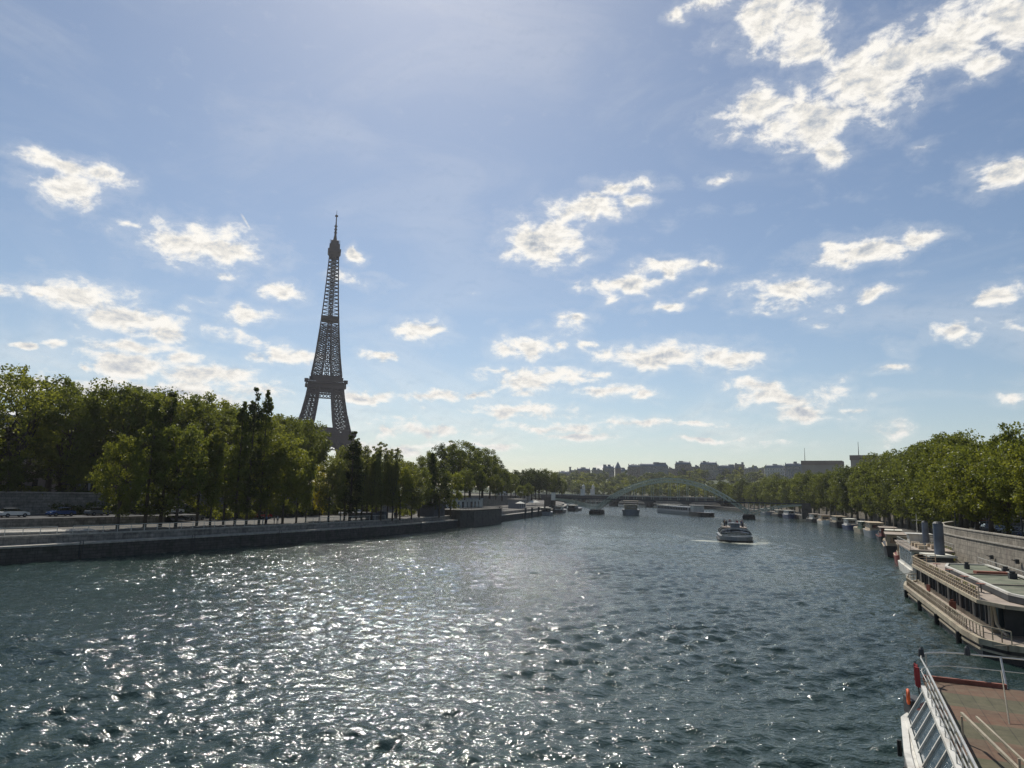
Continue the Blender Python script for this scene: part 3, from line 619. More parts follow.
# wooded slope below the skyline
for i in range(17):
    y_ = 122+i*5.2; S = sL(y_); q = LB.at(S, offw(S)-1.8+random.uniform(-.5, .5))
    tree('shrub', 'bush', 61+i % 2, (q.x, q.y, ZP+.2), random.uniform(2.4, 4.6), 1.15, '%s shrub growing against the foot of the left retaining wall' % ORD[i], 'shrubs at the foot of the left retaining wall', ('leaf_dark', 'leaf_plane', 'leaf_poplar')[i % 3], rz=LB.ang(S), cat='shrub')
g = np.random.default_rng(5); n = 0
cand = []
while len(cand) < 290:
    a = g.uniform(.8, 24.); d = g.uniform(700, 1180)
    x, y = d*math.sin(R(a)), d*math.cos(R(a))
    q = math.hypot(x-160, y-700)
    rb = np.interp(y, [560, 650, 730, 800, 900], [184, 184, 160, 107, 0])
    if y < 810 and x < rb+22: continue
    if y < 930 and x < 60 and y < 880: continue
    if any((x-c[0])**2+(y-c[1])**2 < 70 for c in cand): continue
    cand.append((x, y))
for i, (x, y) in enumerate(cand):
    d = math.hypot(x, y); z = hillz(x, y) if y > 840 else 7.
    near = d < 900
    tree('slope_tree', 'far', 51+i % 5, (x, y, z-.5), g.uniform(13, 19) if near else g.uniform(15, 22), g.uniform(1.0, 1.4),
         'round green tree on the riverside beyond the far bridge' if near else 'round green tree on the slope below the skyline buildings',
         'trees on the riverside beyond the far bridge' if near else 'trees on the slope below the skyline', 'leaf_far' if i % 3 else 'leaf_bright')
# ------------------------------------------------------------------ iron lattice tower
def tower():
    root = empty('lattice_tower', (-216.5, 806, 12.5), R(15.5), 'tall brown iron lattice tower with two platforms rising over the left bank trees', 'tower')
    hs_ = [0, 20, 40, 57, 63, 80, 100, 115, 125, 150, 180, 200, 220, 240, 260, 276]
    ow = [62.5, 48.5, 37, 31, 29, 24.8, 21, 19, 17.2, 13.8, 11.0, 9.4, 8.0, 6.9, 5.9, 5.2]
    O = lambda h: float(np.interp(h, hs_, ow))
    Wd = lambda h: float(np.interp(h, [0, 57, 115, 135, 185, 200], [25, 16.5, 12.2, 11.5, 9.2, 9.4]))
    def truss(mb, corners, h0, h1, n, wc, wx, hz_=1.1):
        """corners(h)-> 4 points; four chords, rings and crossed braces"""
        hh = np.linspace(h0, h1, n+1)
        for a, b_ in zip(hh[:-1], hh[1:]):
            A, B = corners(a), corners(b_)
            for i in range(4):
                j = (i+1) % 4
                mb.bar(A[i], B[i], wc); mb.bar(A[i], B[j], wx); mb.bar(A[j], B[i], wx); mb.bar(B[i], B[j], wx*hz_)
    def legc(sx, sy):
        def f(h):
            o, w_ = O(h), Wd(h); i_ = o-w_
            return [(sx*o, sy*o, h), (sx*i_, sy*o, h), (sx*i_, sy*i_, h), (sx*o, sy*i_, h)]
        return f
    for sx in (1, -1):
        for sy in (1, -1):
            mb = MB(); truss(mb, legc(sx, sy), 0, 57, 6, 1.9, 1.1); truss(mb, legc(sx, sy), 57, 112, 10, 1.4, .75)
            f = legc(sx, sy)
            for h in np.linspace(64, 108, 9):      # inner webs
                A = f(h); B = f(h+4); mb.bar(A[0], B[2], .5)
            mb.build('leg', 'iron_brown', root)
    # arches under the first platform
    for k in range(4):
        mb = MB(); rot = Matrix.Rotation(k*math.pi/2, 3, 'Z'); y = 37.
        last = None
        for i in range(17):
            a = math.pi*i/16; p = rot @ Vector((-35*math.cos(a), y-6*math.sin(a)+2, 12+38*math.sin(a))); q = rot @ Vector((-39*math.cos(a), y-6*math.sin(a)+2, 12+43*math.sin(a)))
            if last: mb.bar(last[0], p, 1.2); mb.bar(last[1], q, 1.2); mb.bar(last[0], q, .6)
            last = (p, q)
        mb.build('arch', 'iron_brown', root)
    # first platform: deep girder, frieze, gallery and pavilions
    mb = MB()
    o = 35.5
    for (a, b_) in (((-o, -o), (o, -o)), ((o, -o), (o, o)), ((o, o), (-o, o)), ((-o, o), (-o, -o))):
        A = Vector((*a, 0)); B = Vector((*b_, 0)); Z = Vector((0, 0, 1))
        mb.bar(A+Z*57.5, B+Z*57.5, 1.2, 3.6); mb.bar(A*.94+Z*49.5, B*.94+Z*49.5, 1., 1.5); mb.bar(A*.94+Z*54.6, B*.94+Z*54.6, 1., 1.)
        for i in range(30):
            P_, Q = A.lerp(B, i/30)*.94, A.lerp(B, (i+1)/30)*.94
            mb.bar(P_+Z*49.5, Q+Z*54.6, .55); mb.bar(Q+Z*49.5, P_+Z*54.6, .55)
        mb.bar(A+Z*61.2, B+Z*61.2, .5, .5)
        for i in range(36): P_ = A.lerp(B, i/36); mb.bar(P_+Z*59, P_+Z*61.2, .35)
    for sx, sy in ((0, 1), (0, -1), (1, 0), (-1, 0)): mb.box((sx*33.6, sy*33.6, 52.), ((1., 66, 10) if sx else (66, 1., 10))); mb.box((sx*33.4, sy*33.4, 43.5), ((.9, 66, 1.2) if sx else (66, .9, 1.2)))
    for k in range(4):
        rot = Matrix.Rotation(k*math.pi/2, 3, 'Z')
        for i in range(14): x0 = -32.5+i*4.64; mb.bar(rot @ Vector((x0, -33.4, 47)), rot @ Vector((x0+2.3, -33.4, 43.5)), .8); mb.bar(rot @ Vector((x0+2.3, -33.4, 43.5)), rot @ Vector((x0+4.6, -33.4, 47)), .8)
    mb.box((0, 0, 56.8), (70, 70, 1.2)); fl = mb.build('platform', 'iron_brown', root)
    mb = MB()
    for k in range(4):
        rot = Matrix.Rotation(k*math.pi/2, 3, 'Z'); mb.box(rot @ Vector((0, -26, 60.5)), (34 if k % 2 == 0 else 9, 9 if k % 2 == 0 else 34, 6))
        mb.box(rot @ Vector((0, -26, 64.2)), (30 if k % 2 == 0 else 6, 6 if k % 2 == 0 else 30, 1.6))
    mb.build('pavilion', 'iron_brown', fl)
    # second platform
    mb = MB()
    for z, o, th in ((112.5, 20.2, 5.), (116.3, 22.3, 2.2), (118.6, 22.9, 1.3), (121.5, 18.8, 3.2), (124.3, 17.4, 2.0), (108.2, 19.6, 1.6)):
        for sx, sy in ((0, 1), (0, -1), (1, 0), (-1, 0)):
            mb.box((sx*(o-.6), sy*(o-.6), z), ((1.2, 2*o, th) if sx else (2*o, 1.2, th)))
    mb.box((0, 0, 115.6), (41, 41, 1.)); mb.box((0, 0, 121.8), (22, 22, 7))
    for sx, sy in ((1, 1), (1, -1), (-1, 1), (-1, -1)): mb.box((sx*21.6, sy*21.6, 117.8), (4.4, 4.4, 3.8))
    for k in range(4):
        rot = Matrix.Rotation(k*math.pi/2, 3, 'Z')
        for i in range(10):
            x0 = -19+i*3.8; mb.bar(rot @ Vector((x0, -19.6, 103.5)), rot @ Vector((x0+3.8, -19.6, 108)), .8); mb.bar(rot @ Vector((x0+3.8, -19.6, 103.5)), rot @ Vector((x0, -19.6, 108)), .8)
        mb.bar(rot @ Vector((-20.5, -20.3, 103.5)), rot @ Vector((20.5, -20.3, 103.5)), 1.2)
    mb.build('platform', 'iron_brown', root)
    # upper shaft
    mb = MB()
    for sx in (1, -1):
        for sy in (1, -1): truss(mb, legc(sx, sy), 125, 186, 11, 1.0, .62, .5)
    truss(mb, lambda h: [(O(h), O(h), h), (-O(h), O(h), h), (-O(h), -O(h), h), (O(h), -O(h), h)], 186, 276, 20, 1.05, .62, .45)
    full = lambda h: [(O(h), O(h), h), (-O(h), O(h), h), (-O(h), -O(h), h), (O(h), -O(h), h)]
    truss(mb, full, 125, 186, 6, .6, .45)
    for h in np.arange(126, 276, 5.2):   # vertical ribs midway and lift core
        a, b_ = O(h), O(h+5.2)
        for sx, sy in ((0, 1), (0, -1), (1, 0), (-1, 0)): mb.bar((sx*a, sy*a, h), (sx*b_, sy*b_, h+5.2), .6)
        for sx in (1, -1):
            for sy in (1, -1): mb.bar((sx*2.2, sy*2.2, h), (sx*2.1, sy*2.1, h+5.2), .9); mb.bar((sx*2.2, sy*2.2, h), (-sx*2.2, sy*2.2, h+5.2), .6)
    mb.build('shaft', 'iron_brown', root)
    mb = MB(); o = O(196); mb.box((0, 0, 196), (2*o+1.2, 2*o+1.2, 1.6)); mb.box((0, 0, 193.6), (2*o-1, 2*o-1, 2)); mb.build('landing', 'iron_brown', root)
    mb = MB(); mb.loft([[(s1*w_, s2*w_, z) for s1, s2 in ((1, 1), (-1, 1), (-1, -1), (1, -1))] for z, w_ in ((270, 5.0), (274.5, 6.4), (276, 7.6), (279.5, 7.6), (279.8, 6.2), (286, 6.1), (286.4, 4.8), (291, 4.5), (291.6, 3.4))])
    for sx in (1, -1):
        for sy in (1, -1): mb.bar((sx*5.5, sy*5.5, 284), (sx*5.5, sy*5.5, 291), .5)
    cab = mb.build('summit_cabin', 'iron_brown', root)
    mb = MB(); mb.cone((0, 0, 291), (0, 0, 299), 2.6, 1.3, 10); mb.cone((0, 0, 299), (0, 0, 312), 1.3, .9, 8); mb.cone((0, 0, 312), (0, 0, 325), .85, .5, 6); mb.box((0, 0, 323), (3.4, 3.4, 1.2)); mb.cone((0, 0, 324), (0, 0, 330), .3, .2, 5)
    for z in (302, 306, 310): mb.box((0, 0, z), (3.4, 3.4, .7))
    mb.build('antenna', 'iron_brown', root)
    mb = MB()
    for sx in (1, -1):
        for sy in (1, -1): mb.box((sx*50, sy*50, 0), (27, 27, 6))
    mb.build('masonry_base', 'quay_stone', root)
tower()

# ------------------------------------------------------------------ arched footbridge
def footbridge():
    A, B = Vector((48.2, 390, 0)), Vector((122.3, 362.5, 0)); mid = (A+B)/2; L_ = (B-A).length
    root = empty('arched_footbridge', mid, math.atan2(B.y-A.y, B.x-A.x), 'grey green steel arch footbridge with the deck hung through its arch', 'bridge')
    hl = L_/2; tip = hl+26
    zarch = lambda x: 3.0+16.2*(1-(x/hl)**2)
    for sy in (-3.6, 3.6):
        mb = MB(); N = 30
        top = [(-hl+2*hl*i/N, sy, zarch(-hl+2*hl*i/N)+.75) for i in range(N+1)]; bot = [(p[0], p[1], p[2]-1.9) for p in top]
        for i in range(N):
            mb.bar(top[i], top[i+1], .55, .45); mb.bar(bot[i], bot[i+1], .55, .45); mb.bar(top[i], bot[i+1], .22); mb.bar(bot[i], top[i+1], .22)
        mb.build('arch_rib', 'steel_green', root)
        for sx in (1, -1):
            mb = MB(); N = 10
            pt = [(sx*(hl+26*i/N), sy, 3.2+4.6*(1-(1-i/N)**2)) for i in range(N+1)]; pb = [(p[0], p[1], p[2]-1.3*(1-i/N)-.3) for i, p in enumerate(pt)]
            for i in range(N): mb.bar(pt[i], pt[i+1], .5, .4); mb.bar(pb[i], pb[i+1], .5, .4); mb.bar(pt[i], pb[i+1], .2); mb.bar(pt[i], (pt[i][0], sy, 8.2), .2)
            mb.build('side_rib', 'steel_green', root)
        mb = MB()
        for x in np.arange(-hl+7.2, hl-6, 4.6):
            za = zarch(x)
            mb.bar((x, sy, min(za, 8.6)), (x, sy, max(za, 8.6)), .2)
        mb.build('hanger', 'steel_green', root)
    mb = MB()
    for x in np.arange(-hl+10, hl-9, 4.6):
        z = zarch(x)
        if z > 12.5: mb.bar((x, -3.6, z+.5), (x, 3.6, z+.5), .3); mb.bar((x, -3.6, z+.5), (x+4.6, 3.6, zarch(x+4.6)+.5), .2)
    mb.build('cross_brace', 'steel_green', root)
    mb = MB(); mb.box((0, 0, 8.35), (2*tip+6, 7.2, .3)); mb.box((0, -3.75, 8.25), (2*tip+6, .3, .6)); mb.box((0, 3.75, 8.25), (2*tip+6, .3, .6)); mb.build('deck', 'steel_dark', root)
    for sy in (-3.5, 3.5):
        mb = MB(); mb.bar((-tip, sy, 9.75), (tip, sy, 9.75), .1); mb.bar((-tip, sy, 9.2), (tip, sy, 9.2), .05)
        for x in np.arange(-tip, tip, 1.6): mb.bar((x, sy, 8.6), (x, sy, 9.75), .07)
        mb.build('railing', 'steel_dark', root)
    for sx in (1, -1):
        mb = MB(); mb.loft([[(sx*hl+a*k_, b_*k_, z) for a, b_ in ((3, -6), (3, 6), (0, 8), (-3, 6), (-3, -6), (0, -8))] for z, k_ in ((-2, 1.), (1.6, .98), (2.4, .8))]); mb.build('pier', 'quay_stone_dark', root)
        mb = MB(); mb.box((sx*(tip+1), 0, 4.6), (4, 9, 7.6)); mb.build('abutment', 'quay_stone', root)
footbridge()

# stone road bridge further downstream
def road_bridge():
    A, B = Vector((36, 700, 0)), Vector((196, 648, 0)); mid = (A+B)/2; L_ = (B-A).length; hl = L_/2
    root = empty('stone_road_bridge', mid, math.atan2(B.y-A.y, B.x-A.x), 'low five arched stone road bridge crossing behind the footbridge', 'bridge')
    mb = MB()
    for sy in (-14, 14):
        for k in range(5):
            x0 = -hl+L_*k/5; x1 = x0+L_/5; N = 12; vs_ = []; 
            for i in range(N+1):
                x = x0+1.4+(x1-x0-2.8)*i/N; z = 2.2+4.6*math.sqrt(max(0, 1-((i/N-.5)*2)**2)); vs_ += [(x, sy, z), (x, sy, 8.6)]
            mb.add(vs_, [(2*i, 2*i+2, 2*i+3, 2*i+1) for i in range(N)])
            mb.box((x0, sy, 3.5), (2.8, .6, 10.2))
    for k in range(5):   # vault soffits
        x0 = -hl+L_*k/5; x1 = x0+L_/5; N = 12; vs_ = []
        for i in range(N+1):
            x = x0+1.4+(x1-x0-2.8)*i/N; z = 2.2+4.6*math.sqrt(max(0, 1-((i/N-.5)*2)**2)); vs_ += [(x, -14, z), (x, 14, z)]
        mb.add(vs_, [(2*i, 2*i+1, 2*i+3, 2*i+2) for i in range(N)])
    mb.build('arches', 'quay_stone', root)
    mb = MB(); mb.box((0, 0, 8.75), (L_+60, 29, .5)); mb.build('deck', 'quay_stone', root)
    for sy in (-14, 14): mb = MB(); mb.box((0, sy, 9.5), (L_+60, .5, 1.0)); mb.build('parapet', 'quay_coping', root)
    for k in range(6):
        x0 = -hl+L_*k/5; mb = MB(); mb.loft([[(x0+a, b_, z) for a, b_ in ((2, -14), (2, 14), (0, 18), (-2, 14), (-2, -14), (0, -18))] for z in (-2, 3.8)]); mb.build('pier', 'quay_stone', root)
    return root, mid, hl, math.atan2(B.y-A.y, B.x-A.x)
rb_, rmid, rhl, rang = road_bridge()
# equestrian statues on tall plinths at the bridge ends
def statue(loc, label):
    root = empty('equestrian_statue', loc, rang, label, 'statue', 'statues at the ends of the road bridge')
    mb = MB(); mb.box((0, 0, 3), (3.4, 4.6, 6)); mb.box((0, 0, 6.2), (4, 5.2, .5)); mb.box((0, 0, .4), (4.4, 5.6, .8)); mb.build('plinth', 'facade_white', root)
    mb = MB(); mb.loft([[(math.cos(a)*.75*k_, y, 9+math.sin(a)*.9*k_) for a in np.linspace(0, 2*math.pi, 9)[:-1]] for y, k_ in ((-1.7, .6), (-1, 1), (.6, .95), (1.5, .8))])
    mb.cone((0, 1.2, 9.3), (0, 2.2, 10.9), .55, .3); mb.cone((0, 2.1, 10.9), (0, 3., 10.3), .3, .18)
    for x in (-.45, .45):
        for y in (-1.3, 1.3): mb.cone((x, y, 8.6), (x, y*1.1, 6.4), .28, .16, 6)
    mb.cone((0, -1.7, 9.2), (0, -2.3, 7.6), .2, .1, 6); mb.build('horse', 'facade_white', root)
    mb = MB(); mb.cone((1.3, 1, 6.4), (1.3, 1, 8.4), .45, .5, 8); mb.cone((1.3, 1, 8.4), (1.3, 1, 9.6), .55, .35, 8); mb.cone((1.3, 1, 9.7), (1.3, 1, 10.3), .3, .22, 8); mb.bar((1.3, 1, 9.3), (.4, 1.8, 9.8), .25); mb.build('warrior', 'facade_white', root)
statue((70, 676, 8.8), 'left statue of the pale pair at the left end of the road bridge')
statue((82, 700, 8.8), 'right statue of the pale pair at the left end of the road bridge')
statue((188, 634, 7.8), 'pale statue on a plinth at the right end of the road bridge')

# ------------------------------------------------------------------ buildings
def block(name, label, loc, wd, dp, hh, rz, m_='facade_stone', roof='zinc', floors=6, windows=True, mansard=3.2, group=None, chim=3):
    root = empty(name, loc, rz, label, 'building', group)
    mb = MB(); mb.box((0, 0, hh/2-6), (wd, dp, hh+12)); w_ = mb.build('wall', m_, root)
    fh = hh/floors
    mb = MB()
    for k in (1, floors-1): mb.box((0, 0, k*fh), (wd+.7, dp+.7, .35))
    mb.box((0, 0, hh), (wd+1., dp+1., .5)); mb.build('cornice', m_, root)
    if roof == 'zinc':
        mb = MB(); a, b_ = wd/2, dp/2; mb.loft([[(sx*(a-i_), sy*(b_-i_), z) for sx, sy in ((1, 1), (-1, 1), (-1, -1), (1, -1))] for i_, z in ((.2, hh+.25), (1.5, hh+mansard), (min(a, b_)*.7, hh+mansard+1.2))]); rf = mb.build('roof', 'zinc_roof', root)
    else:
        mb = MB(); mb.box((0, 0, hh+.8), (wd*.8, dp*.8, 1.6)); mb.box((0, 0, hh+.45), (wd+.3, dp+.3, .4)); rf = mb.build('roof', 'facade_grey', root)
    for c_ in range(chim):
        mb = MB(); x = -wd*.42+wd*.84*c_/max(1, chim-1); mb.box((x, 0, hh+mansard+.9 if roof == 'zinc' else hh+2), (1.1, min(4, dp*.4), 2.6)); mb.build('chimney', 'roof_red' if c_ % 2 else m_, rf)
    if windows:
        n = max(2, int(wd/3.4)); cnt = 0
        wm = None
        for f in range(floors):
            for i in range(n):
                if cnt >= 98: break
                x = -wd/2+wd*(i+.5)/n; cnt += 1
                if wm is None:
                    mb = MB(); mb.box((0, 0, 0), (1.3, .3, fh*.58)); o = mb.build('window', 'window_glass', root); wm = o.data
                else: o = bpy.data.objects.new('window', wm); col.objects.link(o); o.parent = root
                o.location = (x, -dp/2-.02, f*fh+fh*.52)
    return root
def at_b(a, d): return d*math.sin(R(a)), d*math.cos(R(a))
# skyline: (left px bearing, right bearing, distance, top z, style, floors, label)
SK = [(3.35, 4.0, 1250, 46, 'facade_grey', 'zinc', 'leftmost low grey apartment block of the skyline'),
      (3.95, 4.9, 1290, 52, 'facade_stone', 'zinc', 'small pale block second from the left on the skyline'),
      (4.9, 5.4, 1220, 55, 'facade_grey', 'flat', 'narrow grey block third from the left on the skyline'),
      (5.4, 6.5, 1250, 57, 'facade_brown', 'zinc', 'dark roofed brown block fourth from the left on the skyline'),
      (6.6, 7.5, 1200, 56, 'facade_stone', 'flat', 'flat topped pale stone block left of the skyline spire'),
      (7.5, 8.4, 1230, 61, 'facade_grey', 'zinc', 'big block with a rounded zinc roof immediately left of the skyline spire'),
      (8.85, 9.5, 1230, 56, 'facade_white', 'zinc', 'low white building just right of the skyline spire'),
      (9.5, 10.4, 1130, 60, 'facade_brown', 'zinc', 'brown block whose sheer left end starts the long row right of the spire'),
      (10.4, 12.6, 1150, 62.5, 'facade_grey', 'zinc', 'long dark block second in the row right of the spire'),
      (12.6, 13.3, 1180, 59, 'facade_stone', 'flat', 'low pale block in the notch of the long skyline row'),
      (13.2, 14.4, 1170, 67, 'facade_brown', 'zinc', 'tall block with a stepped dark roof above the arch of the footbridge'),
      (14.4, 15.1, 1190, 63, 'facade_grey', 'flat', 'grey block between the stepped roof and the wide rounded roof'),
      (15.1, 16.4, 1180, 67.5, 'facade_stone', 'zinc', 'wide pale block with a low rounded roof above the footbridge'),
      (16.4, 17.7, 1190, 63, 'facade_grey', 'zinc', 'plain grey block left of the square skyline tower block'),
      (17.7, 18.4, 1180, 67.5, 'facade_brown', 'flat', 'small square block standing a storey above its skyline neighbours'),
      (18.4, 19.9, 1150, 60, 'facade_stone', 'flat', 'long low stone block right of the square skyline block'),
      (19.9, 21.3, 1120, 61, 'facade_white', 'zinc', 'pale block with columns above the right hand slope trees'),
      (21.3, 22.6, 1080, 62, 'facade_grey', 'zinc', 'grey block left of the long flat roofed hall')]
for l, r_, d, z, m_, rf, lab in SK:
    z -= 2.5
    a = (l+r_)/2; x, y = at_b(a, d); wd = d*math.radians(r_-l)*1.04; base = hillz(x, y)-3
    bl_ = block('apartment_block', lab, (x, y, base), wd, 14, max(12, z-base-4), -R(a)*.9, m_, rf, 5 if z-base < 30 else 7, group='buildings on the skyline', chim=3 if rf == 'zinc' else 1)
    hh_ = max(12, z-base-4)
    for k_ in range(2 if wd > 14 else 1):
        mb = MB(); w2 = random.uniform(.15, .32)*wd; xx = random.uniform(-.35, .35)*wd; h2 = random.uniform(1.5, 4.); mb.box((xx, 1, hh_+h2/2+(2.5 if rf == 'zinc' else 1.)), (w2, 8, h2+1)); mb.build('attic', random.choice(['zinc_roof', m_, 'facade_grey']), bl_)

for l, r_, d, z, lab in ((22.6, 25.3, 640, 43.5, 'long brown hall with a dark flat roof above the right bank trees'), (25.95, 27.6, 560, 43.5, 'second flat roofed brown hall half hidden by the big right bank trees')):
    a = (l+r_)/2; x, y = at_b(a, d); wd = d*math.radians(r_-l); h = z-8
    root = empty('museum_hall', (x, y, 7), -R(a)-.12, lab, 'building', 'flat roofed halls on the right')
    mb = MB(); mb.box((0, 0, h/2-3), (wd, 16, h)); mb.build('wall', 'facade_stone', root)
    mb = MB(); mb.box((0, 0, h-2.2), (wd+1, 17, 3.4)); mb.build('roof', 'facade_brown', root)
for a, d, z0, z1, lab in ((22.75, 640, 40, 53, 'thin aerial mast on the long flat roofed hall'), (26.4, 560, 40, 52, 'thin aerial mast on the second flat roofed hall')):
    x, y = at_b(a, d); mb = MB(); mb.cone((x, y, z0), (x, y, z1), .3, .12, 6); mb.box((x, y, z0+2), (1.5, .2, .2)); tag(mb.build('aerial_mast', 'steel_dark'), lab, 'mast')
x, y = at_b(8.7, 1200); z = hillz(x, y)
root = empty('church_spire', (x, y, z), 0, 'dark pointed church spire on the skyline', 'spire')
mb = MB(); mb.box((0, 0, 6), (9, 9, 26)); mb.build('tower', 'facade_brown', root)
mb = MB(); mb.cone((0, 0, 19), (0, 0, 63-z+2), 6, .3, 8); mb.build('steeple', 'zinc_roof', root)
x, y = at_b(4.87, 1230); mb = MB(); mb.box((x, y, 48), (3, 3, 14)); mb.box((x, y, 55.5), (4, 4, 1)); tag(mb.build('chimney_stack', 'facade_stone'), 'small square stack rising over the left part of the skyline', 'chimney')
# far left stone house behind the trees
block('stone_house', 'pale stone house with a light roof behind the trees at the far left', (-139, 176, ZU), 30, 14, 12.5, R(36), 'facade_cream', 'zinc', 4)
block('apartment_block', 'pale block peeping over the left bank trees by the footbridge', (-6, 560, 7), 9, 9, 20, 0, 'facade_white', 'flat', 6, chim=1)

for i, (yy, off, wd_, h_, lab) in enumerate(((70, 112, 40, 17, 'grey street block glimpsed beneath the far left planes'), (110, 112, 42, 16, 'stone street block behind the left planes beside the stone house'), (150, 104, 42, 17, 'brown street block behind the middle of the left planes'), (190, 104, 40, 15, 'grey street block behind the planes left of the tower'), (228, 100, 30, 12, 'low street block behind the trees under the tower'))):
    q = LB.at(sL(yy), off); block('street_block', lab, (q.x, q.y, ZU), wd_, 12, h_, LB.ang(sL(yy)), ('facade_grey', 'facade_stone', 'facade_brown')[i % 3], 'zinc', 4, group='street blocks behind the left trees')
# ------------------------------------------------------------------ restaurant boat (local x = along the boat, away from the bridge; local y = towards the river)
def rail(mb, pts, h, posts, top=.06, post=.05, mids=(.5,)):
    """top rail through pts, posts spaced along it"""
    P_ = [Vector(p) for p in pts]
    for a, b_ in zip(P_[:-1], P_[1:]):
        mb.bar(a+Vector((0, 0, h)), b_+Vector((0, 0, h)), top)
        for m_ in mids: mb.bar(a+Vector((0, 0, h*m_)), b_+Vector((0, 0, h*m_)), top*.55)
        n = max(1, int((b_-a).length/posts))
        for i in range(n+1): q = a.lerp(b_, i/n); mb.bar(q, q+Vector((0, 0, h)), post)
def hullmesh(mb, L_, W_, zt, zb, bow=.18, stern=.06, flare=.88, round_=False, sheer=.0):
    """hull along +x from 0 to L_, centred on y=0 ; rings go along x"""
    N = 22; rings = []
    for i in range(N+1):
        u = i/N; x = L_*u
        if u > 1-bow: k = math.sqrt(max(0.0, 1-((u-(1-bow))/bow)**2))
        elif u < stern: k = (math.sqrt(max(0, 1-(1-u/stern)**2)) if round_ else .82+.18*u/stern)
        else: k = 1
        k = max(k, .04); w_ = W_/2*k; up = sheer*(max(0, (u-.6)/.4)**2+max(0, (.15-u)/.15)**2*.5)
        rings.append([(x, -w_, zt+up), (x, w_, zt+up), (x, w_*.99, zt-.35+up*.6), (x, w_*flare, zb), (x, -w_*flare, zb), (x, -w_*.99, zt-.35+up*.6)])
    mb.loft(rings); return mb
def restaurant_boat():
    root = empty('restaurant_boat', (33.2, 50.6, 0), math.atan2(46, 18.2), 'big glass sided restaurant boat moored along the right quay with a grey green roof', 'boat')
    W_ = 8.2   # boat lies from y=0 (river side) to y=-W_
    mb = MB()
    out_ = [(0.6, -4.5), (.1, -3.2), (.6, -1.6), (2.5, -.35), (6, 0), (36, 0), (40, -.7), (42.5, -2.2), (43.3, -4.5), (43.3, -W_), (1.4, -W_)]
    mb.prism(out_[::-1], -.8, 1.05, [(x, y) for x, y in out_[::-1]]); mb.build('hull', 'hull_black', root)
    mb = MB(); o2 = [(x+(-.1 if x < 3 else .1 if x > 36 else 0), y+.1) for x, y in out_]
    for a, b_ in zip(o2[1:-2], o2[2:-1]): mb.bar((*a, 1.1), (*b_, 1.1), .3, .42); mb.bar((*a, .55), (*b_, .55), .16, .14)
    mb.build('rubbing_strake', 'cream_paint', root)
    mb = MB(); mb.prism([(x*1., y) for x, y in out_[::-1]], 1.05, 1.12); mb.build('lower_deck', 'deck_beige', root)
    mb = MB(); rail(mb, [(x, y-.12, 1.3) for x, y in out_[2:9]], .85, .62, .09, .07, (.5,)); mb.build('lower_railing', 'cream_paint', root)
    for x in (7, 16, 25, 34): mb = MB(); mb.cone((x, .28, -.1), (x, .28, .95), .2, .2, 8); mb.build('fender', 'black_rubber', root)
    # saloon: glass between dark posts
    y0, y1 = -1.9, -W_+.4; xa, xb = 6.5, 41.
    mb = MB(); mb.box(((xa+xb)/2, (y0+y1)/2, 1.33), (xb-xa, y0-y1, .4)); mb.build('saloon_sill', 'cream_paint', root)
    mb = MB(); mb.box(((xa+xb)/2, (y0+y1)/2, 2.45), (xb-xa-.3, y0-y1-.3, 1.85)); mb.build('saloon_glass', 'window_glass_blue', root)
    n = 20
    mb = MB()
    for i in range(n+1):
        x = xa+(xb-xa)*i/n; mb.box((x, y0-.08, 2.45), (.32 if i % 2 else .2, .2, 1.85))
        mb.build('window_post', 'steel_dark', root); mb = MB()
    mb = MB()
    for i in range(0, n, 3):
        x = xa+(xb-xa)*(i+.5)/n; mb = MB(); mb.box((x, y0-.04, 2.45), (.1, .1, 1.85)); mb.build('pale_mullion', 'white_paint', root)
    # curved glazed end facing the bridge, dark inside, with a sloping ladder
    mb = MB(); mb.box((5.9, (y0+y1)/2-.3, 2.2), (.2, y0-y1-.8, 2.3)); mb.build('end_wall', 'steel_dark', root)
    mb = MB(); mb.path([(5.6, y0, 3.4), (5.55, y0-.1, 2.), (5.2, y0-.3, 1.5), (4.4, y0-.5, 1.3)], .22, 6); mb.path([(6.3, y0, 3.4), (6.3, y0, 1.4)], .2, 6); mb.build('corner_post', 'cream_paint', root)
    st = empty('boarding_stair', (0, 0, 0)); st.parent = root
    mb = MB()
    for y in (-4.3, -5.6): mb.bar((4.4, y, 3.4), (1.0, y-.8, 1.2), .1, .24)
    mb.build('stringer', 'steel_rail', st)
    mb = MB()
    for i in range(9): f = i/9; mb.box((4.4-3.4*f, -4.95-.8*f, 3.3-2.1*f), (.34, 1.3, .06))
    mb.build('tread', 'steel_dark', st)
    # upper deck
    ud = [(2.2, -4.4), (3.4, -2.2), (5.8, -.95), (37, -.95), (40.4, -1.9), (41.5, -4), (41.5, -W_-.1), (2.2, -W_-.1)]
    mb = MB(); mb.prism(ud[::-1], 3.36, 3.6); mb.build('upper_deck', 'deck_beige', root)
    mb = MB()
    for a, b_ in zip(ud[:-2], ud[1:-1]): mb.bar((*a, 3.48), (*b_, 3.48), .2, .28)
    mb.build('deck_edge', 'cream_paint', root)
    mb = MB(); rail(mb, [(x, y-.08, 3.6) for x, y in ud[2:6]], .95, .85, .07, .08, (.35, .65)); mb.build('upper_railing', 'canvas_tan', root)
    mb = MB()
    for i in range(34):
        x = 6.3+i*.9; mb.box((x, -1.12, 3.98), (.62, .03, .5))
    mb.build('railing_panel', 'deck_beige', root)
    # raised roof with white edges
    ro = [(2.6, -4.0), (5.5, -3.0), (29, -3.0), (32.5, -3.8), (33.5, -W_+.5), (2.6, -W_+.4)]
